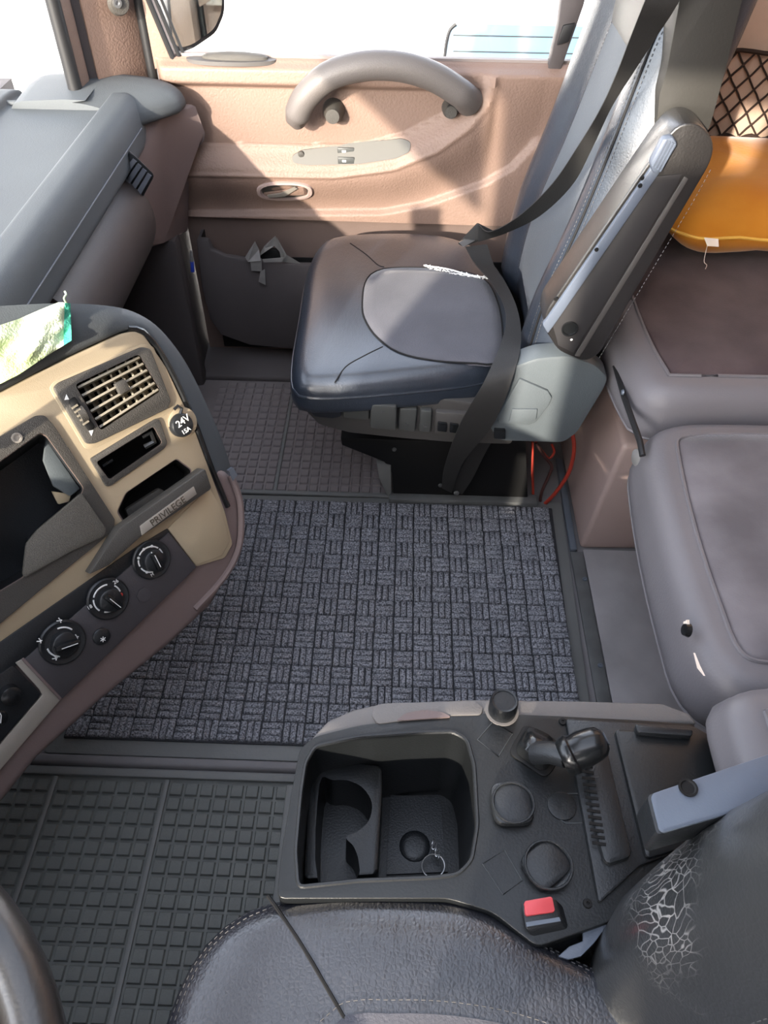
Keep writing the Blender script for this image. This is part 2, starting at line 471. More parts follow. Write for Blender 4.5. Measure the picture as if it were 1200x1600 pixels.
# windscreen, its header and an unseen roller blind added to shade the door
struct(obj('window_2', bx(-.865, -.859, -.52, 1.58, .68, 1.9), 'window_glass'))
struct(obj('trim_3', bx(-.92, -.76, -.6, 1.72, 1.88, 2.0), 'door_brown'))
sb_ = root('added_blind', (-.805, .5, 1.3), 'grey roller blind added over the upper windscreen to block sun', 'blind')
obj('blind_sheet', bx(-.807, -.804, -.47, .95, 1.30, 1.86), 'dash_grey', sb_)
obj('bottom_bar', bx(-.815, -.797, -.47, .95, 1.282, 1.304), 'dash_grey', sb_, bevel=.004)
cu = root('added_curtain', (.13, -.53, .75), 'grey curtain added across the rear half of the driver window to block sun', 'curtain')  # unseen curtain added to stop sun through the rear of the driver window
cl = [V((-.27 + .73 * k / 60, -.535 + .012 * math.sin(k * .9), 0)) for k in range(61)]
obj('curtain_cloth', loft([[p + V((0, 0, z)) for p in cl] + [p + V((0, .003, z)) for p in reversed(cl)] for z in (.72, 1.2, 1.60)]), 'dash_grey', cu)
obj('curtain_rail', tube([V((-.25, -.535, 1.61)), V((.48, -.535, 1.61))], .008, 8), 'metal_grey', cu)
dm = root('door_mirror', (-.50, -.80, 1.25), 'black framed truck mirror added outside the driver window, sized to block sun', 'mirror')  # unseen mirror added and sized to trim the sun patches
obj('housing', bx(-.600, -.27, -.92, -.84, .975, 1.55), 'seal_black', dm, bevel=.03)
obj('mirror_glass', bx(-.58, -.29, -.839, -.836, 1.0, 1.52), 'mirror', dm)
obj('mirror_bracket', tube([V((-.55, -.84, 1.50)), V((-.62, -.62, 1.62))], .018, 8), 'seal_black', dm)
# passenger A-pillar: front strip, main panel, dark gap behind
a0 = P(110, 65, y=1.56); a1 = P(126, 65, y=1.60); a2 = P(140, 65, y=1.605); a3 = P(224, 65, y=1.71)
struct(obj('trim_4', [prism([V((p.x, p.y, .60)) for p in (a0, a1, V((a1.x - .03, a1.y + .05, 0)), V((a0.x - .03, a0.y + .04, 0)))], (0, 0, 1.40)),
                      prism([V((p.x, p.y, .60)) for p in (a2, a3, V((a3.x, a3.y + .07, 0)), V((a2.x - .06, a2.y + .12, 0)))], (0, 0, 1.40))], 'door_brown', bevel=.005))
struct(obj('trim_11', prism([V((p.x, p.y, .60)) for p in (V((a0.x - .012, a0.y + .035, 0)), V((a2.x + .02, a2.y + .035, 0)), V((a2.x + .01, a2.y + .10, 0)), V((a0.x - .03, a0.y + .09, 0)))], (0, 0, 1.40)), 'kick_dark'))
struct(obj('trim_5', tube([V((a0.x - .012, a0.y - .004, .62)), V((a0.x - .012, a0.y - .004, 1.95))], .013, 10), 'seal_black'))
struct(obj('trim_6', tube([V((a3.x + .008, 1.705, .60)), V((a3.x + .008, 1.705, 1.95))], .010, 10), 'seal_black'))
pk = root('pillar_hook', P(186, 3, y=1.655), 'round dark coat hook on the pillar beside the side window', 'hook')
obj('hook_plate', lathe(P(183, 4, y=1.66), (.6, -.8, 0), [(.001, 0), (.019, 0), (.021, .006), (.017, .014), (.001, .016)], 20), 'grain_black', pk)
obj('hook_screw', lathe(P(182, 4, y=1.645), (.6, -.8, 0), [(.001, 0), (.008, 0), (.008, .006), (.004, .006), (.003, .003), (.001, .003)], 16), 'bare_steel', pk)

# ------------------------------------------------------------------ passenger door
door = sroot('door_1', (0, 1.72, .02))
def tab(pts): return [(q.x, q.z) for q in pp(pts, y=1.68)]
L1 = tab([(300, 225), (337, 226), (450, 228), (571, 227), (640, 208), (708, 172), (738, 148), (752, 110), (760, 60)])
L2 = tab([(300, 263), (319, 263), (450, 266), (525, 267), (617, 254), (685, 225), (735, 188), (764, 150), (775, 110), (782, 60)])
L3 = tab([(296, 330), (450, 329), (598, 328), (662, 316), (754, 284), (800, 258), (840, 215)])
L4 = tab([(296, 337), (782, 352), (900, 356)])
def door_d(x, z):
    z1, z2, z3, z4 = interp(L1, x), interp(L2, x), interp(L3, x), interp(L4, x)
    d = .010 + .006 * sstep(.0, -.004, z - z1)
    if z < z1: d = .016 + (.040 - .016) * sstep(0, 1, (z1 - z) / max(z1 - z2, .01))
    if z < z2:
        t = (z2 - z) / max(z2 - z3, .01)
        d = .040 - .028 * sstep(.08, 1.0, t) + .004 * math.sin(min(1, max(0, t / .12)) * math.pi)
    if z < z3: d = .012 + .012 * sstep(0, .012, z3 - z)
    # belt roll under the window
    if x < .16:
        d = max(d, .008 + .020 * sstep(.672, .690, z))
    else:
        d = max(d, lerp(.008 + .020 * sstep(.672, .690, z), .030, sstep(.16, .22, x)) if z > z2 - .05 else d)
    d *= 1 - .9 * sstep(.712, .7245, z)
    d *= sstep(-.507, -.490, x)
    return d
gx, gz = 150, 110
X0, X1 = -.505, .60
vv = []; ff = []
for i in range(gx + 1):
    x = lerp(X0, X1, i / gx); zb = interp(L4, x)
    for j in range(gz + 1):
        z = lerp(zb, .725, j / gz)
        vv.append(V((x, 1.70 - door_d(x, z), z)))
for i in range(gx):
    for j in range(gz):
        a = i * (gz + 1) + j
        ff.append((a, a + gz + 1, a + gz + 2, a + 1))
k0 = len(vv)                                             # closed back and edges
for i in (0, gx):
    for j in (0, gz):
        p = vv[i * (gz + 1) + j]; vv.append(V((p.x, 1.735, p.z)))
def strip(a, b, ia, ib):
    ff.append(tuple(ia) + (ib[1], ib[0]))
ff.append(tuple([i * (gz + 1) + gz for i in range(gx + 1)] + [k0 + 3, k0 + 1]))
ff.append(tuple([i * (gz + 1) for i in range(gx, -1, -1)] + [k0, k0 + 2]))
ff.append(tuple([j for j in range(gz + 1)] + [k0 + 1, k0]))
ff.append(tuple([gx * (gz + 1) + j for j in range(gz, -1, -1)] + [k0 + 2, k0 + 3]))
obj('upper_panel', (vv, ff), 'door_brown', door, ang=60)
zb0 = L4[0][1]; zb1 = L4[-1][1]
obj('lower_panel', prism([V((-.50, 1.692, .03)), V((.60, 1.692, .03)), V((.60, 1.692, zb1 + .004)), V((-.50, 1.692, zb0 + .004))], (0, .04, 0)), 'door_dark', door)
# map pocket
pk_ = [(306, 374), (326, 375), (331, 390), (352, 400), (400, 408), (440, 413), (560, 416), (720, 420), (720, 560), (520, 552), (390, 540), (345, 524), (328, 500), (315, 450)]
pocket = obj('map_pocket', prism(pp(pk_, y=1.640), (0, .055, 0)), 'kick_dark', door, bevel=.006)
cut(pocket, bx(-.462, .60, 1.652, 1.72, .06, .50), 'deep_black')
obj('pocket_shade', bx(-.46, .60, 1.688, 1.6915, .05, .305), 'deep_black', door)  # black sheet painting the shade on the door panel behind the pocket
# window frame, rubber and glass
obj('window_frame', prism([V((-.512, 1.70, .70)), V((-.468, 1.70, .722)), V((-.496, 1.70, .822)), V((-.508, 1.70, .87)), V((-.53, 1.70, 1.6)), V((-.565, 1.70, 1.6)), V((-.545, 1.70, .87)), V((-.520, 1.70, .80))], (0, .05, 0)), 'door_brown', door, bevel=.003)
for k, (dx, r) in enumerate(((0, .0055), (.012, .004), (.021, .003))):
    obj('window_seal', tube([V((-.470 + dx, 1.70 + k * .006, .722)), V((-.498 + dx, 1.70 + k * .006, .822)), V((-.510 + dx, 1.70 + k * .006, .87)), V((-.532 + dx, 1.70 + k * .006, 1.6))], r, 8), 'seal_black', door)
obj('window_frame', prism(pp([(884, -60), (930, -60), (912, 10), (868, 135), (850, 135), (872, 40)], y=1.69), (0, .03, 0)), 'kick_dark', door, bevel=.004)
obj('frame_clip', prism(pp([(880, 40), (900, 36), (890, 66), (870, 72)], y=1.685), (0, .01, 0)), 'seal_black', door, bevel=.003)
obj('sill_seal', bx(-.462, .62, 1.709, 1.722, .722, .730), 'pillar_trim', door)
obj('glass', bx(-.50, .62, 1.724, 1.728, .70, 1.6), 'window_glass', door)
# oval ledge with the lock button
oc = P(362, 95, y=1.70)
led = obj('ledge_tray', [lathe(V((oc.x, 1.697, .724)), (0, 0, 1), [(.001, -.006), (.090, -.006), (.090, .0015), (.001, .003)], 40)], 'shell_grey', door)
led.scale = (1, .26, 1)
led = obj('ledge_lid', lathe(V((oc.x + .008, 1.697, .728)), (0, 0, 1), [(.066, -.006), (.066, .002), (.055, .006), (.03, .009), (.001, .010)], 40), 'grain_black', door)
led.scale = (1, .23, 1)
# grab handle
hp = pp([(462, 186), (478, 152), (515, 118), (570, 102), (628, 104), (680, 122), (722, 150)], y=1.630)
path = spl(hp, 8)
path = [V((p.x, 1.640 - .014 * math.sin(math.pi * i / (len(path) - 1)), p.z)) for i, p in enumerate(path)]
path = [V((path[0].x + .004, 1.648, path[0].z - .014))] + path + [V((path[-1].x + .018, 1.668, path[-1].z - .022))]
rad = [(.016, .016)] + [(.026, .027)] * (len(path) - 2) + [(.028, .028)]
rad[1] = (.022, .022)
rad[2] = (.0245, .025)
gh = obj('grab_handle', tube(path, rad, 18), 'handle_grey', door, ang=70)
obj('handle_mount', lathe(P(522, 170, y=1.695), (0, -1, 0), [(.001, 0), (.024, 0), (.021, .02), (.014, .045), (.001, .046)], 20), 'grain_black', gh)
obj('handle_mount', lathe(P(704, 166, y=1.695), (0, -1, 0), [(.001, 0), (.019, 0), (.017, .02), (.012, .036), (.001, .036)], 20), 'grain_black', gh)
obj('handle_screw', lathe(P(704, 168, y=1.664), (0, -1, 0), [(.001, 0), (.007, 0), (.007, .004), (.001, .004)], 12), 'deep_black', gh)
# window switch plate
def on_door(px, py, lift=0.):
    p = P(px, py, y=1.668)
    return V((p.x, 1.70 - door_d(p.x, p.z) - lift, p.z))
swo = rnd([V((px, py, 0)) for px, py in [(455, 246), (470, 238), (560, 229), (628, 220), (642, 224), (640, 236), (618, 246), (560, 255), (480, 257), (458, 254)]], 4, 2)
swt = [on_door(p.x, p.y, .003) for p in swo]
swp = obj('switch_plate', loft([[p + V((0, .006, 0)) for p in swt], swt], True, True), 'switch_olive', door)
for px, py in ((540, 238), (541, 250)):
    a = on_door(px, py, .006)
    sw = obj('window_switch', box(a, (.036, .006, .014)), 'button_grey', swp, bevel=.002)
    obj('switch_symbol', box(a + V((-.004, -.0034, 0)), (.008, .001, .004)), 'white_print', sw)
obj('mirror_knob', lathe(on_door(470, 243, .003), (0, -1, 0), [(.001, 0), (.007, 0), (.006, .004), (.001, .005)], 16), 'grain_black', swp)
# latch handle
def oval(cx, cy, rx, ry, n=28, e=2.6):
    o_ = []
    for k in range(n):
        t = 6.28318 * k / n; c, s = math.cos(t), math.sin(t)
        o_.append((cx + rx * math.copysign(abs(c) ** (2 / e), c), cy + ry * math.copysign(abs(s) ** (2 / e), s)))
    return o_
def dring(pts, lift): return [on_door(a, b, lift) for a, b in pts]
lb = obj('latch_bezel', loft([dring(oval(445, 299, 45, 18), -.004), dring(oval(445, 299, 43, 17), .007), dring(oval(445, 299, 38, 14), .008), dring(oval(445, 299, 35, 12.5), -.004)], False, False), 'box_brown', door)
obj('latch_cup', loft([dring(oval(445, 299, 36, 13), -.012), dring(oval(445, 299, 36, 13), .0005)], True, True), 'grain_black', lb)
obj('latch_lever', loft([dring([(412, 301), (440, 296), (478, 286), (480, 306), (450, 308), (415, 308)], .001), dring([(412, 301), (440, 296), (474, 288), (476, 304), (450, 306), (415, 306)], .008)], True, True), 'door_brown', lb, bevel=.001)
obj('latch_tongue', prism([on_door(a, b, .009) for a, b in [(418, 303), (440, 299), (462, 287), (466, 290), (446, 305), (420, 308)]], (0, -.004, 0)), 'silver_trim', lb)
# sill along the door foot
struct(obj('trim_7', prism([V((-.66, 1.735, 0)), V((-.66, 1.60, 0)), V((-.66, 1.60, .018)), V((-.66, 1.64, .035)), V((-.66, 1.735, .05))], (1.25, 0, 0)), 'kick_dark', bevel=.006))
struct(obj('trim_8', tube(spl(pp([(268, 512), (292, 530), (330, 546), (400, 552), (470, 552), (560, 556)], z=.03), 6), .008, 8), 'rubber_edge'))

# ================================================================== OUTSIDE
struct(obj('ground', bx(-60, 60, -60, 60, -1.56, -1.5), 'asphalt'))
tr_ = root('trailer', (-6, 7.2, -1.5), 'long white trailer parked beyond the side window', 'trailer')
obj('trailer_box', bx(-14, 3, 6.2, 8.6, -.75, 2.2), 'white_paint', tr_, bevel=.03)
obj('side_skirt', bx(-13.6, 2.6, 6.35, 6.39, -1.25, -.75), 'white_paint', tr_)
for x in (-11.5, -10.3, 1.2):
    obj('wheel', lathe(V((x, 6.32, -1.04)), (0, 1, 0), [(.001, 0), (.26, 0), (.44, .04), (.46, .15), (.44, .28), (.001, .28)], 28), 'seal_black', tr_)
tp = P(588, 70, y=6.195)
text_obj('lettering', 'Truck', basis((tp.x, 6.195, tp.z), (1, 0, 0), (0, 0, 1)), .15, 'silver_trim', tr_, .002)
vn = root('van', (1.6, 4.7, -1.5), 'white van parked below the side window, sky reflection painted pale blue on its windows', 'van')
def vq(pts): return [V((q.x, 3.9, q.z)) for q in pp(pts, y=3.9)]
top = vq([(664, 100), (672, 70), (692, 42), (715, 30), (760, 26)])
body = top + [V((3.2, 3.9, top[-1].z - .02)), V((3.25, 3.9, -1.15)), V((top[0].x - .55, 3.9, -1.15)), V((top[0].x - .6, 3.9, -.62)), V((top[0].x - .45, 3.9, -.42))]
obj('body', prism(body, (0, 1.75, 0)), 'white_paint', vn, bevel=.04, seg=3)
gl_ = vq([(696, 112), (700, 70), (706, 46), (716, 36)])
gl_ = gl_ + [V((2.9, 3.9, gl_[-1].z)), V((2.9, 3.9, gl_[0].z - .15))]
vw = obj('side_glass', prism([V((p.x, 3.885, p.z)) for p in gl_], (0, .02, 0)), 'van_glass', vn)
obj('glass_seal', tube([V((p.x - .01, 3.884, p.z)) for p in spl(gl_[:4], 5)], .008, 6), 'seal_black', vn)
for py in (55, 80):
    a = P(708, py, y=3.884); obj('heating_wire', tube([a, V((2.8, 3.884, a.z))], .003, 5), 'button_grey', vw)
for x in (.5, 2.4):
    obj('wheel', lathe(V((x, 3.93, -1.18)), (0, 1, 0), [(.001, 0), (.2, 0), (.30, .03), (.32, .1), (.30, .2), (.001, .2)], 24), 'seal_black', vn)
mr = root('door_mirror', P(300, 60, y=1.96), 'black framed truck mirror outside the passenger window', 'mirror')
mo = rnd([V((px, py, 0)) for px, py in [(250, -170), (345, -170), (352, -40), (351, 22), (338, 52), (300, 78), (276, 84), (266, 70)]], 10, 4)
mi = [V((lerp(305, p.x, .90), lerp(-40, p.y, .93), 0)) for p in mo]
fm = [P(p.x, p.y, y=1.96) for p in mo]; fi = [P(p.x, p.y, y=1.956) for p in mi]
obj('housing', prism(fm, (-.04, .09, 0)), 'seal_black', mr, bevel=.012)
obj('mirror_glass', prism(fi, (0, .004, 0)), 'mirror', mr)
obj('mirror_bracket', tube([P(320, -120, y=2.02), V((-.62, 1.80, 1.50))], .02, 8), 'seal_black', mr)

# ================================================================== FLOOR COVERINGS
# textile mat with basket-weave ribs
cm = root('carpet_mat', (-.10, .88, 0), 'charcoal carpet mat with basket-weave ribs and rubber border in the middle of the floor', 'mat')
mx0, mx1, my0, my1 = -.575, .362, .572, 1.192
obj('rubber_border', prism(rnd([V((mx0, my0, .001)), V((mx1 - .012, my0, .001)), V((mx1 + .004, my1, .001)), V((mx0, my1 - .006, .001))], .008, 3), (0, 0, .006)), 'rubber_edge', cm, bevel=.002)
cx0, cx1, cy0, cy1 = mx0 + .026, mx1 - .024, my0 + .026, my1 - .022
obj('pile', prism([V((cx0, cy0, .006)), V((cx1 - .010, cy0, .006)), V((cx1 + .004, cy1, .006)), V((cx0, cy1, .006))], (0, 0, .005)), 'carpet_base', cm, bevel=.002)
vv, ff = [], []
nbx, nby = 24, 15
bw, bh = (cx1 - cx0 - .006) / nbx, (cy1 - cy0 - .004) / nby
for i in range(nbx):
    for j in range(nby):
        ox, oy = cx0 + .002 + (i + .5) * bw, cy0 + .002 + (j + .5) * bh
        for k in (-1, 0, 1):
            if (i + j) % 2: hx, hy, ex, ey = bw * .475, bh * .142, 0, k * bh * .317
            else: hx, hy, ex, ey = bw * .142, bh * .475, k * bw * .317, 0
            jx, jy = random.uniform(-.0007, .0007), random.uniform(-.0007, .0007)
            q = len(vv); zt = .0175 + random.uniform(-.001, .001)
            c = V((ox + ex + jx, oy + ey + jy, 0))
            for s_, z in ((1., .0105), (.97, .0152), (.76, zt)):
                for sx, sy in ((-1, -1), (1, -1), (1, 1), (-1, 1)):
                    a = (hx - (1 - s_) * .010) * sx; b = (hy - (1 - s_) * .010) * sy
                    vv.append(c + V((a, b, z)))
            for r in (0, 4):
                for e in range(4): ff.append((q + r + e, q + r + (e + 1) % 4, q + r + 4 + (e + 1) % 4, q + r + 4 + e))
            ff.append((q + 8, q + 9, q + 10, q + 11))
ribs = obj('rib', (vv, ff), 'carpet', cm, ang=80); ribs['kind'] = 'stuff'
# rubber mats with raised pads
def pad_geo(o, s, h):
    a = s / 2; b = a - .0016
    v = [o + V((x * a, y * a, 0)) for x, y in ((-1, -1), (1, -1), (1, 1), (-1, 1))] + [o + V((x * b, y * b, h)) for x, y in ((-1, -1), (1, -1), (1, 1), (-1, 1))]
    return v, [(0, 1, 5, 4), (1, 2, 6, 5), (2, 3, 7, 6), (3, 0, 4, 7), (4, 5, 6, 7)]
def rubber_mat(label, m, outline, xs, ys, s, strips, rect):
    r = root('rubber_mat', (sum(p[0] for p in outline) / len(outline), sum(p[1] for p in outline) / len(outline), 0), label, 'mat')
    obj('mat_base', prism(rnd([V((x, y, .0005)) for x, y in outline], .02, 3), (0, 0, .005)), m, r, bevel=.002)
    first = None; pl_ = []
    for x in xs:
        for y in ys: pl_.append(V((x, y, .0055)))
    first = obj('pad', pad_geo(pl_[0], s, .004), m, r, smooth=False, origin=pl_[0])
    copies(first, pl_[1:], r)
    for x in strips: obj('divider_rib', bx(x - .004, x + .004, rect[0], rect[1], .005, .0105), 'rubber_edge', r, bevel=.002)
    for g_ in rect[2]: obj('raised_edge', bx(*g_, .004, .012), 'rubber_edge', r, bevel=.003)
    return r
p0 = P(258, 1236, z=.008).x                              # the wide divider
px_ = .0245
xs = [p0 + .0175 + k * px_ for k in range(8)] + [p0 - .0175 - k * px_ for k in range(7)] + [p0 - .0175 - 6 * px_ - .035 - k * px_ for k in range(4)]
ys = [.517 - k * .0240 for k in range(15)]
rubber_mat('black rubber mat of square pads in the driver footwell', 'rubber', [(-.655, -.35), (-.150, -.35), (-.150, .548), (-.655, .548)], xs, ys, .0205,
           [p0, p0 - .0350 - 6 * px_], (-.33, .532, [(-.655, -.150, .534, .548), (-.163, -.150, -.33, .53)]))
p1 = P(429, 769, z=.008).x
xs = [p1 - .014 - k * .0235 for k in range(8)] + [p1 + .014 + k * .0235 for k in range(10)]
ys = [1.212 + k * .0245 for k in range(16)]
rubber_mat('dark rubber mat of square pads in front of the passenger seat', 'rubber_far', [(-.60, 1.194), (.02, 1.194), (.02, 1.605), (-.60, 1.605)], xs, ys, .0195,
           [p1], (1.2, 1.6, [(-.60, .02, 1.190, 1.201)]))
struct(obj('trim_9', prism([V((-.66, .552, 0)), V((-.66, .556, .010)), V((-.66, .568, .012)), V((-.66, .573, 0))], (.56, 0, 0)), 'floor_vinyl', bevel=.003))
struct(obj('trim_10', bx(.394, .60, .42, 1.058, .0005, .006), 'floor_panel', bevel=.002))
# metal rail behind the mat
rl = root('floor_rail', (.378, .85, 0), 'dark metal floor strip with two screws beside the carpet mat', 'floor strip')
obj('strip', prism([V((.366, .40, .0005)), V((.392, .40, .0005)), V((.392, 1.05, .0005)), V((.366, 1.05, .0005))], (0, 0, .007)), 'rail_metal', rl, bevel=.002)
obj('end_piece', prism([V((.366, 1.052, .0005)), V((.380, 1.052, .0005)), V((.384, 1.33, .0005)), V((.370, 1.33, .0005))], (0, 0, .012)), 'metal_grey', rl, bevel=.002)
for px, py in ((914, 905), (938, 1040)):
    obj('screw', lathe(P(px, py, z=.0075), (0, 0, 1), [(.001, 0), (.005, 0), (.0045, .002), (.002, .0022), (.001, .001)], 14), 'metal_grey', rl)

# ================================================================== PASSENGER DASHBOARD
da = root('dashboard', (-.60, 1.15, 0), 'grey topped brown passenger dashboard under the windscreen', 'dashboard')
prof = [(p.x, p.z) for p in rnd([V((-.80, 0, .615)), V((-.80, 0, .706)), V((-.750, 0, .706)), V((-.742, 0, .692)), V((-.566, 0, .692)), V((-.558, 0, .706)), V((-.507, 0, .704)), V((-.502, 0, .612))], [0, .02, .006, .006, .006, .006, .040, .018], 6)]
ys_ = [(.845, 1, 0), (1.525, 1, 0), (1.55, .985, -.004), (1.566, .955, -.014), (1.574, .90, -.035)]
rings = []
for y, s, dz in ys_:
    rings.append([V((-.65 + (x + .65) * s, y, .65 + (z - .65) * s)) for x, z in prof])
obj('top_shelf', loft(rings), 'dash_grey', da, ang=30)
obj('shelf_bead', tube([V((-.558, 1.520, .694)), V((-.65, 1.524, .694)), V((-.748, 1.520, .694))], .0055, 8), 'dash_grey', da)
obj('shelf_seam', tube([V((-.5030, .86, .655)), V((-.5030, 1.52, .655))], .0012, 6), 'kick_grey', da)
ec = [V((-.74, 1.36, .705)), V((-.62, 1.36, .712)), V((-.50, 1.36, .704)), V((-.450, 1.36, .688)), V((-.438, 1.36, .662)), V((-.45, 1.36, .650)), V((-.74, 1.36, .650))]
ec = rnd(ec, .03, 4)
rings = [[V((lerp(-.60, p.x, s) - (.085 * max(0, 1.61 - y) / .11 if p.x > -.58 else 0), y, lerp(.66, p.z, s)) ) for p in ec] for y, s in ((1.50, .97), (1.53, .985), (1.56, 1.0), (1.60, 1.02), (1.635, 1.0), (1.655, .95), (1.662, .86))]
obj('end_cap', loft(rings), 'dash_grey', da, ang=50)
sp = [(206, 176, 1.58), (250, 178, 1.60), (305, 160, 1.650), (324, 208, 1.660), (322, 222, 1.662), (299, 250, 1.664), (296, 362, 1.664), (252, 382, 1.55), (222, 392, 1.43), (180, 300, 1.39)]
obj('side_panel', prism([P(a, b, y=c) for a, b, c in sp], (-.22, .0, 0)), 'dash_brown', da, bevel=.008)
ro = [V((-.575 + .096 * math.cos(t), 1.00, .525 + .098 * math.sin(t))) for t in [6.28318 * k / 40 for k in range(40)]]
obj('knee_roll', loft([[p + V((0, dy, 0)) if s == 1 else V((-.575, 0, .525)) + V(((p.x + .575) * s, p.y + dy, (p.z - .525) * s)) for p in ro] for dy, s in ((0, 1), (.40, 1), (.425, .97), (.438, .9))]), 'roll_brown_shaded', da, ang=50)
# side vent
vq_ = [P(a, b, y=1.425) for a, b in [(176, 266), (203, 234), (241, 270), (219, 311)]]
vo = obj('side_vent', prism([p + V((.004, -.010, 0)) for p in rnd(vq_, .008, 3)], (-.02, .03, 0)), 'black_plastic', da, bevel=.003)
vmid = lambda u, v: vq_[0].lerp(vq_[1], u).lerp(vq_[3].lerp(vq_[2], u), v) + V((.004, -.011, 0))
for k in range(4):
    v_ = .22 + k * .2
    obj('vent_slat', sheet([vmid(.14, v_ - .05), vmid(.9, v_ - .05)], [vmid(.14, v_ + .05) + V((.003, -.003, 0)), vmid(.9, v_ + .05) + V((.003, -.003, 0))], .002), 'kick_grey', vo)
obj('vent_wheel', box(vmid(.03, .5), (.008, .008, .03)), 'kick_grey', vo, bevel=.002)
# footwell panels
obj('kick_panel', prism([P(a, b, x=-.61) for a, b in [(20, 470), (175, 340), (212, 398), (152, 500), (60, 560)]], (-.04, 0, 0)), 'kick_grey', da, bevel=.004)
for px, py in ((112, 437), (100, 408), (84, 437), (68, 467), (128, 400)):
    c = P(px, py, x=-.611)
    stud = obj('rubber_stud', lathe(c, (1, 0, 0), [(.022, -.002), (.020, .004), (.012, .008), (.001, .009)], 18), 'kick_grey', da)
    stud.scale = (1, .62, 1)
obj('kick_step', prism([P(a, b, x=-.585) for a, b in [(176, 370), (212, 398), (160, 490), (120, 520)]], (-.03, 0, 0)), 'kick_dark', da, bevel=.004)
obj('footwell_side', [bx(-.66, -.505, 1.615, 1.72, 0, .60), bx(-.66, -.498, 1.575, 1.62, 0, .40)], 'kick_dark', da, bevel=.01)
pen = root('blue_pen', P(298, 425, y=1.655), 'small blue pen stuck between dashboard and door pocket', 'pen')
a, b = P(299, 392, y=1.60), P(301, 424, y=1.60)
obj('barrel', tube([a.lerp(b, .5), b], .0045, 8), 'blue_pen', pen)
obj('tip', tube([a, a.lerp(b, .5)], [.0028, .004], 8), 'tape_grey', pen)

# ================================================================== INSTRUMENT PANEL (driver side, angled)
ip = root('instrument_panel', (-.50, .62, 0), 'driver instrument panel with champagne fascia, air vent and heater dials', 'dashboard')
def pf(pts, off=0.): return [PF(a, b, off) for a, b in pts]
def plate(name, pts, off, th, m, parent, bevel=.0015, r=0., n=3, seg=2):
    q = pf(pts, off)
    if r: q = rnd(q, r, n)
    return obj(name, prism(q, FN * -th), m, parent, bevel=bevel, seg=seg)
hs = [(-40, 640), (0, 612), (100, 560), (190, 518), (226, 524), (262, 574), (300, 652), (330, 732), (362, 738), (375, 775), (379, 815), (376, 855), (364, 888), (334, 945), (270, 1006), (160, 1096), (60, 1186), (0, 1262), (-40, 1310)]
housing = obj('housing', prism(pf(hs, 0), FN * -.13), 'dash_brown', ip, bevel=.012, seg=3)
TRAY = [(182, 800), (196, 770), (276, 716), (300, 734), (296, 750), (196, 822)]
SLOT = [(150, 722), (240, 666), (254, 692), (170, 750)]
POCK = [(-30, 742), (62, 676), (72, 680), (131, 762), (128, 772), (42, 846), (37, 902), (-30, 942)]
VENT = [(117, 601), (217, 553), (251, 611), (157, 673)]
def cutter(pts, off0, off1, r=.004, shrink=1.):
    a = rnd(pf(pts, off0), r, 3); b = rnd(pf(pts, off1), r, 3)
    c = sum(b, V()) / len(b)
    b = [c + (p - c) * shrink for p in b]
    return loft([a, b])
for pts, d, sh in ((TRAY, .055, .8), (SLOT, .07, .9), (POCK, .085, .86), (VENT, .05, .95)):
    cut(housing, cutter(pts, .01, -d, .004, sh), 'deep_black' if pts is not POCK else 'black_plastic')
# soft hood over the top
Fl = [(-40, 634), (0, 612), (100, 560), (190, 518), (212, 514), (228, 524), (262, 572), (300, 652), (330, 732), (352, 786)]
Sl = [(-40, 480), (0, 478), (90, 474), (170, 478), (215, 490), (252, 516), (290, 566), (322, 630), (346, 686), (363, 738)]
fA = resample(spl(pf(Fl, .001), 6), 48); sA = resample(spl([PF(a, b, o_) for (a, b), o_ in zip(Sl, (.006, .006, .004, -.006, -.022, -.035, -.045, -.052, -.055, -.055))], 6), 48)
rows = [[p - FN * .02 for p in fA], fA]
for t, lift in ((.12, .006), (.35, .012), (.7, .012), (1., .0)):
    rows.append([a.lerp(b, t) + FN * lift * (1 - .5 * (i / 47)) for i, (a, b) in enumerate(zip(fA, sA))])
rows[-1] = sA
rows.append([p - FN * .05 + V((0, 0, -.03)) for p in sA])
rows.append([p - FN * .06 + V((0, 0, -.12)) for p in sA])
obj('hood', loft(rows, False, False, closed=False), 'dash_grey', ip, ang=60)
rr_ = tube(resample(spl(pf([(200, 513), (226, 520), (262, 570), (300, 650), (330, 730), (356, 792)], .002), 6), 30), [(.004, .004)] * 30, 8)
obj('rim_strip', rr_, 'gloss_black', ip)
lip = tube(spl(pf([(360, 742), (374, 778), (377, 820), (372, 860), (350, 902), (305, 952)], .001), 6), .005, 8)
obj('lower_rim', lip, 'dash_brown', ip)
obj('rim_chip', prism(pf([(357, 735), (364, 730), (371, 742), (364, 752)], .006), FN * -.006), 'metal_grey', ip)
# champagne fascia
fs = [(-40, 630), (0, 614), (100, 562), (190, 521), (210, 517), (225, 523), (259, 572), (297, 652), (327, 732), (352, 800), (364, 850), (352, 872), (306, 886), (262, 826), (215, 856), (140, 908), (60, 964), (0, 1006), (-40, 1034)]
fascia = obj('fascia', prism(rnd(pf(fs, .004), .004, 2), FN * -.008), 'champagne', ip, bevel=.0018)
for pts in (TRAY, SLOT, VENT):
    cut(fascia, cutter(pts, .02, -.03), 'champagne')
cut(fascia, cutter(POCK, .02, -.03), 'champagne')
plate('fascia_scoop', [(262, 826), (306, 884), (348, 868), (360, 845), (345, 792), (330, 766), (312, 776)], .0055, .004, 'champagne', ip, .0015)
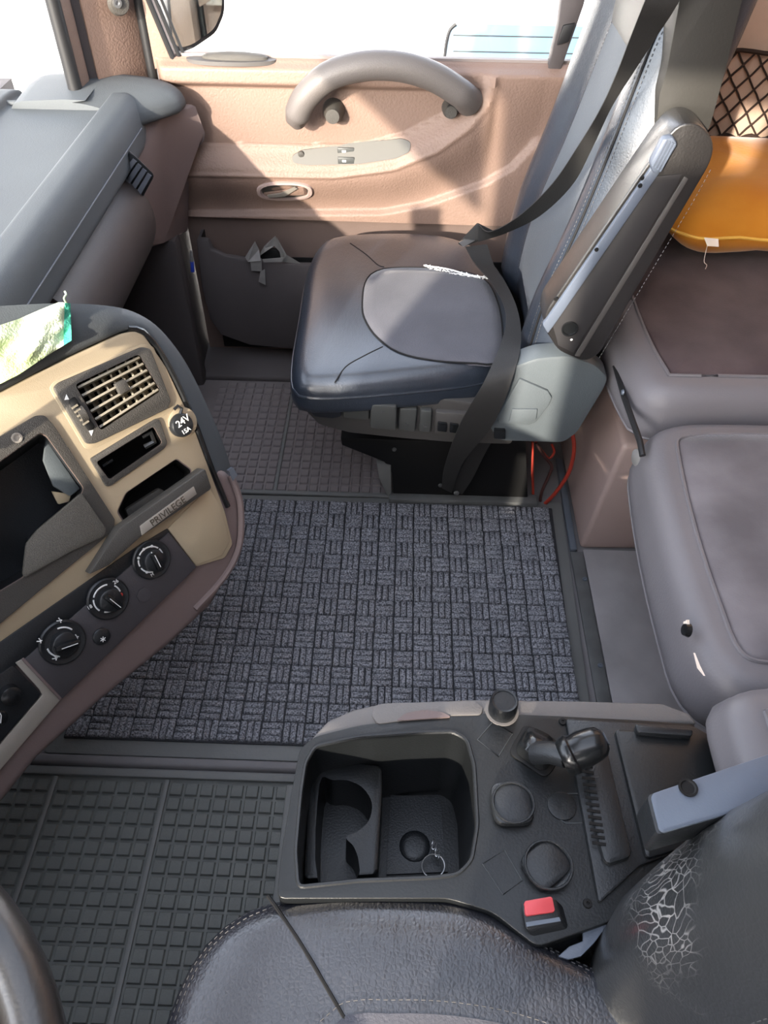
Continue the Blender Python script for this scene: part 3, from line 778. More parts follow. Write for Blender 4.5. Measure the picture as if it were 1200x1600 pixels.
# air vent
bz = [(84, 606), (92, 598), (222, 542), (236, 545), (268, 626), (264, 638), (150, 693), (136, 694)]
bez = plate('vent_bezel', bz, .010, .010, 'grain_black', ip, .002, .004)
cut(bez, cutter(VENT, .03, -.02, .005), 'grain_black')
vsu = plate('vent_surround', [(76, 606), (86, 594), (224, 536), (240, 541), (275, 628), (270, 642), (150, 700), (133, 702)], .0048, .003, 'champagne', ip, .001, .005)
cut(vsu, cutter(VENT, .03, -.02, .005), 'champagne')
def vq2(u, v, off): return PF(*[lerp(lerp(VENT[0][i], VENT[1][i], u), lerp(VENT[3][i], VENT[2][i], u), v) for i in (0, 1)], off)
for k in range(6):
    v_ = .07 + k * .172
    L = [vq2(-.0 + .04 * t / 1, v_ + .018 * math.sin(math.pi * t), .010 - .003 * abs(2 * t - 1)) if 0 else vq2(.015 + .97 * t, v_, .0095 - .004 * (2 * t - 1) ** 2) for t in [j / 8 for j in range(9)]]
    Rr = [vq2(.015 + .97 * t, v_ + .035, -.006) for t in [j / 8 for j in range(9)]]
    obj('horizontal_slat', sheet(L, Rr, .0028), 'vent_slat', bez)
for k in range(7):
    u_ = .10 + k * .135
    obj('vertical_vane', sheet([vq2(u_, t, -.008) for t in (0, .5, 1)], [vq2(u_ + .06, t, -.020) for t in (0, .5, 1)], .003), 'vent_slat', bez)
obj('vent_tab', box(vq2(.56, .47, .008), (.016, .016, .008), basis((0, 0, 0), FU, FV).to_3x3()), 'grain_black', bez, bevel=.002)
c = PF(127, 647, .008); Mx = basis((0, 0, 0), PF(140, 669) - PF(111, 627), FN).to_3x3()
obj('wheel_slot', box(c, (.046, .0105, .010), basis((0, 0, 0), PF(140, 669) - PF(111, 627), FV).to_3x3()), 'deep_black', bez, bevel=.003)
vw_ = obj('thumb_wheel', lathe(c + FN * -.004, FU, [(.001, -.0042), (.013, -.0042), (.013, .0042), (.001, .0042)], 24), 'grain_black', bez)
for k in range(5):
    t = .2 + k * .15
    obj('wheel_ridge', box(PF(lerp(111, 140, t), lerp(627, 669, t), .0142), (.0022, .0085, .002), basis((0, 0, 0), PF(140, 669) - PF(111, 627), FV).to_3x3()), 'vent_slat', vw_)
for tri in ([(104, 616), (108, 624), (101, 625)], [(143, 681), (146, 672), (139, 673)]):
    obj('arrow_mark', prism(pf(tri, .0108), FN * -.0008), 'white_print', bez)
# open slot below the vent
sl_ = [(141, 717), (244, 654), (250, 656), (262, 692), (258, 700), (172, 760), (166, 760)]
slf = plate('slot_frame', sl_, .0075, .006, 'grain_black', ip, .0015, .003)
cut(slf, cutter(SLOT, .03, -.02), 'grain_black')
a, b = PF(220, 690, -.02), PF(240, 700, -.02)
obj('slot_rib', tube([PF(222, 682, -.010), PF(236, 676, -.006), PF(241, 690, -.006), PF(226, 698, -.012)], .004, 6), 'gloss_black', slf)
obj('slot_rib', tube([PF(160, 728, -.015), PF(176, 718, -.012)], .003, 6), 'gloss_black', slf)
# 24 V socket
c = PF(281, 664, .004)
so = obj('power_socket', lathe(PF(284, 660, .002), FN, [(.001, 0), (.021, 0), (.021, .004), (.018, .005), (.001, .005)], 28), 'champagne', ip)
obj('socket_cap', lathe(c, FN, [(.001, 0), (.0165, 0), (.0165, .007), (.0145, .010), (.006, .0115), (.001, .0118)], 28), 'black_plastic', so)
obj('cap_hinge', tube([PF(272, 640, .010), PF(278, 634, .011), PF(284, 638, .010), PF(281, 648, .010)], .0022, 6), 'black_plastic', so)
text_obj('voltage_lettering', '24V', basis(PF(286, 658, .017), PF(294, 652) - PF(278, 664), FV), .0135, 'white_print', so, .0006)
text_obj('ampere_lettering', '15A', basis(PF(291, 673, .0165), PF(297, 669) - PF(285, 677), FV), .0085, 'white_print', so, .0006)
# tray bar with badge
bar = plate('tray_bar', [(186, 826), (318, 733), (322, 734), (331, 762), (328, 766), (222, 838), (170, 884), (140, 898)], .026, .020, 'grain_black', ip, .003)
bd = plate('badge', [(219, 822), (303, 760), (308, 772), (222, 837)], .0275, .003, 'silver_trim', bar, .0008)
text_obj('badge_lettering', 'PRIVILEGE', basis(PF(263, 799, .0280), PF(305, 766) - PF(220, 829), FV), .0132, 'grey_print', bd, .0004)
obj('tray_insert', prism(pf([(196, 796), (250, 762), (262, 770), (258, 778), (205, 816)], -.018), FN * -.01), 'grain_black', ip, bevel=.004)
# left storage pocket
pb = [(-40, 706), (56, 650), (70, 649), (84, 664), (180, 812), (178, 828), (150, 852), (60, 925), (0, 975), (-40, 1005)]
pbz = plate('pocket_bezel', pb, .0085, .006, 'grain_black', ip, .002, .003)
cut(pbz, cutter(POCK, .03, -.02, .003), 'grain_black')
plate('pocket_flap', [(128, 771), (166, 826), (163, 838), (110, 862), (40, 902), (36, 898), (42, 850), (60, 828)], .0125, .006, 'grain_light', pbz, .002, .003)
obj('pocket_screw', lathe(PF(26, 684, .008), FN, [(.001, 0), (.0062, 0), (.0062, .002), (.004, .002), (.0035, .001), (.001, .001)], 18), 'silver_trim', pbz)
obj('pocket_wall', prism(pf([(72, 686), (126, 764), (110, 776), (84, 760), (68, 720)], -.025), FN * -.006), 'teal_plastic', pbz, bevel=.002)
obj('pocket_wall', prism(pf([(82, 768), (112, 772), (108, 784), (92, 788)], -.03), FN * -.006), 'champagne', pbz, bevel=.001)
# heater controls
plate('dark_band', [(262, 826), (268, 836), (200, 890), (40, 1030), (26, 1040), (-40, 1094), (-40, 1032), (60, 962), (140, 906), (215, 854)], .0062, .004, 'black_plastic', ip, .001)
hv = plate('heater_panel', [(264, 832), (307, 886), (300, 894), (98, 1092), (94, 1091), (38, 1031)], .0085, .006, 'hvac_grey', ip, .0012)
def arc_mark(cx, cy, r, a0, a1, off, m, parent, w_=.0011, name='dial_mark'):
    o_ = PF(cx, cy, off)
    obj(name, tube([o_ + (FU * math.cos(math.radians(a0 + (a1 - a0) * k / 8)) + FV * math.sin(math.radians(a0 + (a1 - a0) * k / 8))) * r for k in range(9)], w_, 5), m, parent)
def dot_mark(cx, cy, r, ang_, off, m, parent, s=.0016):
    o_ = PF(cx, cy, off) + (FU * math.cos(math.radians(ang_)) + FV * math.sin(math.radians(ang_))) * r
    obj('dial_mark', lathe(o_, FN, [(.0001, -.0004), (s, -.0004), (s, .0005), (.0001, .0006)], 10), m, parent)
def dial(cx, cy, k, ptr, marks):
    c0 = PF(cx, cy, .0085)
    d = obj('heater_dial', lathe(c0, FN, [(.001, 0), (.0275 * k, 0), (.0275 * k, .003), (.0255 * k, .0045), (.0215 * k, .003), (.0205 * k, .003), (.0155 * k, .004), (.0145 * k, .013), (.0125 * k, .0145), (.001, .0145)], 40), 'black_plastic', hv)
    u = FU * math.cos(math.radians(ptr)) + FV * math.sin(math.radians(ptr)); v = FN.cross(u)
    M3 = basis((0, 0, 0), u, v).to_3x3()
    g_ = obj('dial_grip', box(c0 + FN * .018, (.028 * k, .0085 * k, .010), M3), 'gloss_black', d, bevel=.0025)
    obj('pointer_line', box(c0 + FN * .0234 + u * .002, (.019 * k, .0009, .0006), M3), 'white_print', d)
    q = c0 + FN * .0156 + u * .0125 * k
    obj('pointer_arrow', prism([q + u * .0032, q + v * .0026 - u * .0018, q - v * .0026 - u * .0018], FN * .0012), 'white_print', d)
    return d
d1 = dial(236, 874, 1.0, 88, None)
for a0_, a1_ in ((100, 128), (62, 92), (28, 55), (-5, 20), (150, 178), (190, 215), (225, 250)): arc_mark(236, 874, .0178, a0_, a1_, .0128, 'white_print', d1)
for an in (140, 222, 96, 58): dot_mark(236, 874, .0182, an, .0130, 'white_print', d1, .0019)
for px, py, tx in ((252, 884, 'W'), (238, 898, 'M')):
    text_obj('dial_lettering', tx, basis(PF(px, py, .0130), FU, FV), .006, 'white_print', d1, .0004)
d2 = dial(168, 935, 1.04, -72, None)
for a0_, a1_ in ((62, 140), (-5, 30), (150, 205), (228, 262)): arc_mark(168, 935, .0185, a0_, a1_, .0128, 'white_print', d2)
dot_mark(168, 935, .0187, -20, .0132, 'red_print', d2, .0023); dot_mark(168, 935, .0187, -82, .0132, 'blue_print', d2, .0023)
text_obj('dial_lettering', '26', basis(PF(181, 909, .0130), FU, FV), .0072, 'white_print', d2, .0004)
text_obj('dial_lettering', '18', basis(PF(140, 949, .0130), FU, FV), .0072, 'white_print', d2, .0004)
d3 = dial(97, 1003, 1.08, -18, None)
for a0_, a1_ in ((20, 78), (170, 232)): arc_mark(97, 1003, .0190, a0_, a1_, .0128, 'white_print', d3, .0012)
def figure_mark(px, py, parent):
    o_ = PF(px, py, .0130)
    obj('dial_mark', tube([o_ - FU * .003 + FV * .002, o_, o_ + FU * .003 - FV * .001], .0008, 5), 'white_print', parent)
    obj('dial_mark', tube([o_ - FV * .003, o_ + FU * .0015, o_ + FU * .001 + FV * .004], .0008, 5), 'white_print', parent)
for px, py in ((93, 970), (62, 1002), (86, 1029), (119, 996)): figure_mark(px, py, d3)
bt = obj('blank_button', lathe(PF(225, 929, .0085), FN, [(.001, 0), (.0105, 0), (.0105, .0012), (.0092, .0014), (.001, .0008)], 8), 'hvac_grey', hv)
bt = obj('cooling_button', lathe(PF(158, 994, .0085), FN, [(.001, 0), (.0115, 0), (.0115, .0025), (.0095, .0038), (.001, .0036)], 28), 'black_plastic', hv)
for k in range(3):
    u = FU * math.cos(k * 1.0472) + FV * math.sin(k * 1.0472); o_ = PF(161, 999, .0125)
    obj('snowflake_mark', tube([o_ - u * .0036, o_ + u * .0036], .0006, 5), 'white_print', bt)
# silver corner and switch block further left
plate('silver_corner', [(24, 1036), (38, 1028), (96, 1092), (0, 1204), (-40, 1250), (-40, 1210), (0, 1164), (66, 1086), (62, 1078)], .0075, .005, 'silver_trim', ip, .001)
plate('corner_bead', [(34, 1031), (38, 1028), (97, 1091), (94, 1095)], .0095, .004, 'dash_brown', ip, .001)
sk = plate('switch_block', [(-40, 1080), (20, 1040), (26, 1044), (64, 1084), (60, 1092), (0, 1160), (-40, 1204)], .0085, .006, 'black_plastic', ip, .0015)
obj('rotary_knob', lathe(PF(14, 1084, .008), FN, [(.001, 0), (.013, 0), (.012, .012), (.008, .014), (.001, .014)], 22), 'gloss_black', sk)
rb = obj('round_switch', lathe(PF(-2, 1122, .008), FN, [(.001, 0), (.0105, 0), (.0105, .002), (.009, .003), (.001, .003)], 22), 'gloss_black', sk)
obj('switch_mark', tube([PF(0, 1114, .0118), PF(2, 1118, .0118), PF(1, 1130, .0118)], .0007, 5), 'white_print', rb)
obj('lower_dash', bx(-.70, -.52, -.54, .36, .30, .66), 'dash_brown', ip, bevel=.03)
bn = [V((-.78, 0, .60)), V((-.78, 0, .70)), V((-.70, 0, .71)), V((-.62, 0, .69)), V((-.58, 0, .65)), V((-.60, 0, .60))]
obj('cluster_hood', loft([[V((p.x, y, .60 + (p.z - .60) * k)) for p in rnd(bn, .03, 3)] for y, k in ((-.45, .5), (-.40, 1.6), (-.36, 2.6), (-.14, 2.7), (-.06, 2.0), (.02, 1.3), (.12, 1.1), (.30, 1.0), (.40, .85), (.46, .5))]), 'dash_grey', ip, ang=50)
blk = root('seat_blocker', (-.483, .50, .66), 'made-up black phone shape left above the instrument panel, shading the passenger seat', 'phone')  # invented plate out of view, placed to shade the passenger seat
obj('block_case', bx(-.518, -.448, .500, .510, .770, .905), 'gloss_black', blk, bevel=.004)
obj('block_glass', bx(-.514, -.452, .4985, .5005, .776, .900), 'seal_black', blk)
obj('block_stalk', tube([V((-.483, .508, .78)), V((-.50, .53, .72)), V((-.53, .54, .66))], .008, 10), 'black_plastic', blk)
# towel on the hood
tw = root('towel', PF(40, 540, -.02), 'white and green terry towel lying on the instrument panel hood', 'towel')
tA = [(-40, 520), (0, 508), (30, 498), (62, 484), (92, 472), (110, 474)]
tB = [(-40, 616), (0, 600), (30, 585), (58, 566), (86, 548), (112, 532)]
def towel_pt(u, v, lift):
    k = u * 5; i = min(int(k), 4); f_ = k - i
    a = (lerp(tA[i][0], tA[i + 1][0], f_), lerp(tA[i][1], tA[i + 1][1], f_)); b = (lerp(tB[i][0], tB[i + 1][0], f_), lerp(tB[i][1], tB[i + 1][1], f_))
    px, py = lerp(a[0], b[0], v), lerp(a[1], b[1], v)
    off = lerp(.013, .010, v) + .014 + .004 * math.sin(u * 9 + v * 4) + .005 * noise.noise(V((u * 6, v * 6, 1)))
    return PF(px, py, off + lift)
def towel_part(u0, u1, m, name, nu=26, nv=18):
    rr = []
    for i in range(nu + 1):
        u = lerp(u0, u1, i / nu)
        up_ = [towel_pt(u, j / nv, 0) for j in range(nv + 1)]; dn = [towel_pt(u, j / nv, -.010) for j in range(nv, -1, -1)]
        rr.append(up_ + dn)
    obj(name, loft(rr), m, tw, ang=70)
towel_part(0, .90, 'towel', 'cloth'); towel_part(.90, 1.0, 'towel_edge', 'hem', 4)
obj('loose_thread', tube(spl([PF(104, 474, .0), PF(100, 466, .004), PF(103, 460, .002), PF(101, 455, 0)], 5), .0012, 5), 'towel', tw)

# ================================================================== SEATS
class Back:
    """backrest surface: a = -1..1 across, h = height along the back; front bulges into two bolsters"""
    def __init__(s, o, tilt, H, wtab, base=.050, bol=.038, back=.062, bend=.03, lo=.44, hi=.74):
        s.o, s.t, s.H, s.w, s.base, s.bol, s.bk, s.bend, s.lo, s.hi = V(o), math.radians(tilt), H, wtab, base, bol, back, bend, lo, hi
        s.up = V((math.sin(s.t), 0, math.cos(s.t))); s.fw = V((-math.cos(s.t), 0, math.sin(s.t)))
    def env(s, h):
        e = 1.
        if h > s.H - .07: e = math.sqrt(max(0, 1 - ((h - s.H + .07) / .07) ** 2))
        if h < .05: e = math.sqrt(max(0, 1 - ((.05 - h) / .052) ** 2))
        return e
    def front(s, a, h, off=0.):
        e = s.env(h); wd = interp(s.w, h) / 2 * (.75 + .25 * e)
        ed = max(0, 1 - abs(a) ** 7) ** .5
        f = (s.base + s.bol * sstep(s.lo, s.hi, abs(a)) * (1 if h < .56 else 1 - .7 * sstep(.56, .7, h)) + .012 * math.exp(-((h - .17) / .12) ** 2)) * ed * (.3 + .7 * e) + off
        c = s.o + s.up * h + V((s.bend * (h / s.H) ** 2, 0, 0))
        return c + s.fw * f + V((0, a * wd + (off * a if abs(a) > .9 else 0), 0))
    def rear(s, a, h):
        e = s.env(h); wd = interp(s.w, h) / 2 * (.75 + .25 * e)
        ed = max(0, 1 - abs(a) ** 10) ** .5
        return s.o + s.up * h + V((s.bend * (h / s.H) ** 2, 0, 0)) - s.fw * s.bk * ed * (.3 + .7 * e) + V((0, a * wd, 0))
    def mesh(s, nh=40):
        A = [-1, -.995, -.975, -.94, -.9, -.85, -.8, -.74, -.68, -.62, -.56, -.5, -.44, -.3, -.15, 0, .15, .3, .44, .5, .56, .62, .68, .74, .8, .85, .9, .94, .975, .995, 1]
        Bk = [.98, .93, .8, .5, 0, -.5, -.8, -.93, -.98]
        rings = []
        for i in range(nh + 1):
            h = s.H * i / nh
            rings.append([s.front(a, h) for a in A] + [s.rear(a, h) for a in Bk])
        return loft(rings)
    def patch(s, a0, a1, h0, h1, off, nh=24, na=12):
        rings = []
        for i in range(nh + 1):
            h = lerp(h0, h1, i / nh)
            up_ = [s.front(lerp(a0(h), a1(h), j / na), h, off * (0 if j in (0, na) or i in (0, nh) else 1)) for j in range(na + 1)]
            dn = [s.front(lerp(a0(h), a1(h), j / na), h, -.010) for j in range(na, -1, -1)]
            rings.append(up_ + dn)
        return loft(rings)
def stitches(name, path, m, parent, step=.0065, ln=.0036, r=.00045):
    """a row of real thread stitches, joined as one part"""
    n_ = max(2, int(sum((b - a).length for a, b in zip(path, path[1:])) / step))
    q = resample(path, n_ + 1); out = []
    for a, b in zip(q, q[1:]):
        d = (b - a).normalized(); out.append(tube([a, a + d * ln], r, 4))
    o = obj(name, out, m, parent, smooth=False); o['kind'] = 'stuff'
    return o

# ------------------------------------------------------------------ passenger seat
ps = root('passenger_seat', (.05, 1.33, 0), 'black leather passenger seat with grey cloth centre and folded armrest', 'seat')
def ptop(x, y): return .412 + .014 * max(0, 1 - ((x - .03) / .25) ** 2) * max(0, 1 - ((y - 1.34) / .28) ** 2)
co = [(457, 600), (456, 560), (466, 500), (478, 430), (496, 392), (525, 377), (600, 371), (680, 374), (735, 390), (775, 422), (800, 462), (812, 515), (806, 556), (778, 582), (730, 596), (640, 606), (540, 614), (478, 614)]
outl = resample(spl(pp(co, z=.392), 6, True), 72, True)
cus = obj('cushion', loft(pillow_rings(outl, .342, .380, .030, ptop, 8, .003)), 'leather_black_sky', ps, ang=60)
cpx = [(566, 480), (570, 442), (586, 424), (620, 418), (700, 421), (755, 433), (778, 470), (786, 520), (780, 560), (740, 562), (680, 559), (625, 548), (590, 526), (572, 502)]
cp = resample(spl([V((p.x, p.y, 0)) for p in pp(cpx, z=.425)], 6, True), 56, True)
obj('cloth_centre', drape(cp, ptop, .003), 'seat_fabric', cus, ang=70)
def on_top(pts, f, lift, per=6, z=.425):
    return [V((p.x, p.y, f(p.x, p.y) + lift)) for p in spl(pp(pts, z=z), per)]
for sm in ([(547, 374), (572, 394), (590, 412), (600, 416)], [(523, 588), (540, 566), (566, 552), (598, 538)]):
    obj('seam', tube(on_top(sm, ptop, -.0003), .0014, 6), 'dark_thread', cus)
obj('panel_seam', tube([V((p.x, p.y, ptop(p.x, p.y) + .0008)) for p in cp], .0017, 6, True), 'dark_thread', cus)
e_ = [V((p.x, p.y, .381)) for p in inset(outl, .001)]
obj('piping', tube(e_, .0032, 6, True), 'leather_black_sky', cus)
random.seed(3)
tr2 = []
for k in range(70):
    t = k / 69; px = lerp(664, 762, t) + random.uniform(-1.5, 1.5); py = lerp(416, 433, t) + 3 * math.sin(t * 3) + random.uniform(-2, 2)
    a = P(px, py, z=.427); a.z = ptop(a.x, a.y) + .0035
    tr2.append(tube([a, a + V((random.uniform(-.006, .006), random.uniform(-.005, .005), random.uniform(.0005, .003)))], .0012, 4))
tr2.append(tube([V((p.x, p.y, ptop(p.x, p.y) + .004)) for p in spl(pp([(664, 416), (700, 421), (735, 430), (762, 432)], z=.427), 6)], .0018, 5))
o = obj('torn_edge', tr2, 'white_print', cus, smooth=False); o['kind'] = 'stuff'
# shell and switches under the cushion
sh = [(470, 612), (478, 644), (498, 664), (545, 677), (640, 687), (720, 693), (800, 695), (806, 640), (640, 615)]
shell = obj('side_shell', prism(rnd(pp(sh, y=1.092), .006, 2), (0, .42, 0)), 'shell_grey', ps, bevel=.008)
def quadp(name, pts, y, th, m, parent, bevel=.003, slope=.0):
    q = pp(pts, y=y)
    return obj(name, prism(q, (0, th, 0)), m, parent, bevel=bevel)
quadp('corner_cap', [(472, 616), (533, 622), (533, 652), (520, 655), (490, 652), (478, 636)], 1.082, .03, 'navy_grey', shell, .004)
for k, (pts, yy) in enumerate((([(536, 626), (577, 630), (577, 658), (536, 654)], 1.078), ([(579, 632), (620, 636), (619, 674), (578, 670)], 1.068),
                        ([(624, 638), (652, 640), (649, 676), (621, 672)], 1.080), ([(657, 641), (675, 643), (673, 677), (654, 675)], 1.080))):
    b_ = quadp('seat_switch', pts, yy, .03, 'button_grey', shell, .004)
    q = pp([(sum(p[0] for p in pts) / 4, sum(p[1] for p in pts) / 4 + (8 if k > 1 else -8))], y=yy - .001)[0]
    obj('switch_symbol', [box(q, (.006, .0012, .0012)), box(q + V((-.003, 0, .002)), (.0012, .0012, .005))], 'thread', b_)
sp_ = quadp('switch_panel', [(681, 644), (738, 648), (734, 682), (678, 678)], 1.082, .03, 'shell_grey', shell)
for pts in ([(684, 660), (699, 662), (698, 676), (683, 674)], [(703, 662), (717, 664), (716, 678), (702, 676)]):
    quadp('rocker_switch', pts, 1.078, .02, 'gloss_black', sp_, .002)
hc = obj('hinge_cover', prism(rnd(pp([(768, 600), (800, 574), (838, 560), (888, 556), (930, 570), (951, 590), (946, 606), (902, 678), (880, 693), (782, 690), (766, 672)], y=1.062), .010, 3), (0, .045, 0)), 'teal_plastic', ps, bevel=.006)
quadp('release_handle', [(812, 592), (856, 611), (863, 622), (858, 634), (838, 660), (826, 665), (780, 662), (778, 650)], 1.057, .01, 'teal_plastic', hc, .003)
quadp('handle_lip', [(800, 640), (840, 640), (838, 656), (826, 661), (795, 660)], 1.053, .008, 'teal_plastic', hc, .002)
quadp('toggle_switch', [(772, 671), (790, 672), (790, 687), (772, 686)], 1.057, .01, 'gloss_black', hc, .002)
# pedestal
quadp('pedestal', [(532, 684), (640, 688), (822, 690), (825, 782), (614, 776), (613, 738), (600, 722), (534, 696)], 1.190, .26, 'deep_black', ps, .003)
quadp('pedestal_cheek', [(588, 724), (611, 728), (612, 777), (604, 774), (592, 748)], 1.186, .02, 'rubber_edge', ps, .003)
obj('slide_rail', bx(-.015, .31, 1.172, 1.200, .001, .022), 'rail_metal', ps, bevel=.003)
for px, py in ((616, 702), (688, 758)):
    obj('bolt', lathe(P(px, py, y=1.190), (0, -1, 0), [(.001, 0), (.005, 0), (.004, .003), (.001, .003)], 10), 'rail_metal', ps)
# backrest
pbk = Back((.285, 1.335, .345), 10, .80, [(0, .42), (.1, .48), (.25, .505), (.45, .48), (.6, .44), (.8, .36)], back=.036, bend=.02)
obj('back_shell', prism(rnd(pp([(1030, 150), (1042, 110), (1062, 0), (1092, -140), (1204, -140), (1160, 0), (1138, 95), (1112, 190), (1092, 240), (1020, 260)], y=1.095), .006, 3), (0, .47, 0)), 'seat_shell', ps, bevel=.008)
bk = obj('backrest', pbk.mesh(), 'leather_black_sky', ps, ang=60)
obj('back_insert', pbk.patch(lambda h: -.50, lambda h: .50, .07, .72, .004), 'insert_fabric', bk, ang=60)
for a_ in (-.86, -.80):
    pth = [pbk.front(a_ - .04 * sstep(.3, .0, h), h, .0008) for h in [.06 + .68 * k / 40 for k in range(41)]]
    stitches('stitching', pth, 'thread', bk)
pth = [pbk.front(-.83 - .04 * sstep(.3, .0, h), h, .0004) for h in [.06 + .68 * k / 40 for k in range(41)]]
obj('bolster_seam', tube(pth, .0022, 6), 'dark_thread', bk)
for a_ in (-.505, .505):
    stitches('stitching', [pbk.front(a_, h, .001) for h in [.06 + .66 * k / 40 for k in range(41)]], 'thread', bk)
# armrest folded up along the back
ar = [(849, 512), (852, 488), (990, 288), (1036, 222), (1058, 196), (1084, 191), (1106, 204), (1117, 228), (1110, 256), (1060, 340), (935, 556), (912, 566), (872, 548)]
arm = obj('armrest', prism(rnd(pp(ar, y=1.028), .012, 3), (0, .060, 0)), 'leather_brown', ps, bevel=.014, seg=4)
quadp('armrest_plate', [(862, 506), (1020, 276), (1066, 272), (1060, 286), (896, 552), (872, 540)], 1.0265, .006, 'arm_plate', arm, .0015)
quadp('armrest_groove', [(898, 556), (906, 558), (1076, 280), (1070, 276)], 1.0262, .004, 'shell_grey', arm, .001)
quadp('metal_strip', [(848, 508), (1018, 262), (1034, 266), (868, 506), (856, 522)], 1.0225, .010, 'armrest_grey', arm, .002)
for px, py in ((868, 467), (932, 390), (1000, 290), (1003, 278)):
    obj('strip_screw', lathe(P(px, py, y=1.0225), (0, -1, 0), [(.001, 0), (.0032, 0), (.0028, .0014), (.001, .0014)], 10), 'deep_black', arm)
ct = quadp('catch_pad', [(1016, 256), (1036, 218), (1052, 214), (1060, 226), (1032, 272), (1020, 272)], 1.016, .016, 'armrest_grey', arm, .004)
for k in range(4):
    t = k / 3 * .7 + .15
    a, b = P(lerp(1018, 1034, t), lerp(258, 270, t), y=1.0145), P(lerp(1040, 1058, t), lerp(217, 226, t), y=1.0145)
    obj('catch_ridge', tube([a, b], .0012, 5), 'armrest_grey', ct)
ho = P(890, 513, y=1.0262)
obj('hole_cap', lathe(ho, (0, -1, 0), [(.0095, 0), (.0125, 0), (.0125, .0035), (.0105, .0035), (.0095, .001), (.001, .0008)], 24), 'gloss_black', arm)
obj('white_dot', lathe(P(893, 531, y=1.0262), (0, -1, 0), [(.001, 0), (.0022, 0), (.001, .001)], 8), 'white_print', arm)
stitches('stitching', spl(pp([(936, 560), (1020, 420), (1080, 320), (1112, 262)], y=1.027), 6), 'thread', arm)
# seat belt
sb2 = root('seat_belt', P(712, 770, z=.005), 'dark grey seat belt slung across the passenger seat back and down to the floor', 'seat belt')
def belt(L, R, ys, name, per=8):
    l = spl([P(a, b, y=c) for (a, b), c in zip(L, ys)], per); r = spl([P(a, b, y=c + .004) for (a, b), c in zip(R, ys)], per)
    return obj(name, sheet(l, r, .0016), 'belt', sb2, ang=60)
obj('belt_guide', box(P(1098, -142, y=1.125), (.075, .10, .022), Matrix.Rotation(.25, 3, 'Y')), 'black_plastic', sb2, bevel=.006)
belt([(1080, -150), (1042, -80), (1008, 0), (985, 58), (962, 118), (938, 170), (905, 225), (862, 288), (810, 338), (765, 362), (748, 350)],
     [(1136, -150), (1102, -80), (1062, 0), (1025, 58), (990, 112), (955, 168), (925, 232), (893, 290), (842, 338), (790, 364), (748, 378)],
     [1.105, 1.07, 1.05, 1.08, 1.11, 1.14, 1.18, 1.24, 1.31, 1.40, 1.46], 'shoulder_strap')
obj('tongue', prism(rnd(pp([(715, 381), (746, 349), (776, 364), (748, 377), (724, 386)], y=1.47), .003, 2), (0, .004, 0)), 'belt', sb2, bevel=.001)
obj('tongue_plate', prism(pp([(717, 379), (726, 374), (742, 376), (724, 386)], y=1.466), (0, .003, 0)), 'bare_steel', sb2)
belt([(727, 386), (742, 412), (770, 445), (790, 488), (784, 532), (757, 595), (718, 664), (695, 727), (690, 762)],
     [(761, 382), (772, 415), (792, 446), (809, 486), (814, 532), (804, 580), (772, 660), (724, 722), (706, 770)],
     [1.47, 1.42, 1.33, 1.22, 1.125, 1.05, 1.044, 1.09, 1.160], 'lap_strap')
belt([(700, 764), (716, 738), (736, 702), (754, 672)], [(722, 772), (738, 748), (758, 708), (778, 674)], [1.163, 1.145, 1.12, 1.10], 'anchor_strap')
obj('anchor_bolt', lathe(P(713, 770, y=1.158), (0, -1, 0), [(.001, 0), (.006, 0), (.005, .004), (.001, .005)], 12), 'rail_metal', sb2)
# torn tape and rubbish on the door pocket
tpz = root('torn_tape', P(410, 412, y=1.63), 'crumpled grey tape stuck over the broken door pocket rim', 'tape')
for pts, y0, tw_ in (([(383, 402), (398, 378), (404, 392), (408, 406), (388, 407)], 1.634, .02), ([(402, 404), (412, 388), (430, 369), (444, 400), (428, 386), (414, 392)], 1.640, .03),
                     ([(391, 407), (409, 404), (409, 424), (393, 423)], 1.632, .004), ([(407, 424), (414, 421), (415, 446), (404, 440)], 1.630, .004), ([(432, 372), (448, 398), (470, 414), (440, 410)], 1.642, .02),
                     ([(410, 405), (445, 402), (440, 409), (412, 410)], 1.631, .004)):
    q = pp(pts, y=y0); q = [p + V((0, random.uniform(-tw_, tw_) * .4, 0)) for p in q]
    obj('tape_strip', prism(q, (0, .0012, 0)), 'tape_grey', tpz, smooth=False)
obj('bag_scrap', prism(pp([(405, 402), (416, 388), (432, 390), (440, 402), (425, 408)], y=1.648), (0, .01, 0)), 'deep_black', tpz, bevel=.003)

# ------------------------------------------------------------------ driver seat
ds = root('driver_seat', (.05, -.02, 0), 'black leather driver seat with cracked side bolster in the foreground', 'seat')
dfl = [(-.20, .05), (-.192, .125), (-.175, .185), (-.140, .222), (-.09, .240), (-.02, .250), (.06, .248), (.10, .238), (.15, .208), (.20, .186), (.25, .172), (.31, .160), (.33, .0), (.31, -.20), (.20, -.26), (-.05, -.28), (-.15, -.25), (-.195, -.12)]
outd = resample(spl([V((x, y, 0)) for x, y in dfl], 6, True), 84, True)
def dtop(x, y):
    return .432 + .014 * max(0, 1 - ((x - .0) / .30) ** 2) * max(0, 1 - ((y + .02) / .33) ** 2) + .012 * math.exp(-((y - .19) / .05) ** 2) * sstep(-.15, 0, x) - .012 * sstep(-.10, -.19, x)
dc = obj('cushion', loft(pillow_rings(outd, .30, .405, .028, dtop, 9, .004)), 'leather_driver', ds, ang=60)
dp = resample(spl([V((p.x, p.y, 0)) for p in [V((-.045, .128, 0)), V((.01, .142, 0)), V((.09, .140, 0)), V((.16, .125, 0)), V((.26, .09, 0)), V((.27, -.05, 0)), V((.2, -.15, 0)), V((.02, -.17, 0)), V((-.06, -.12, 0)), V((-.075, .02, 0))]], 6, True), 60, True)
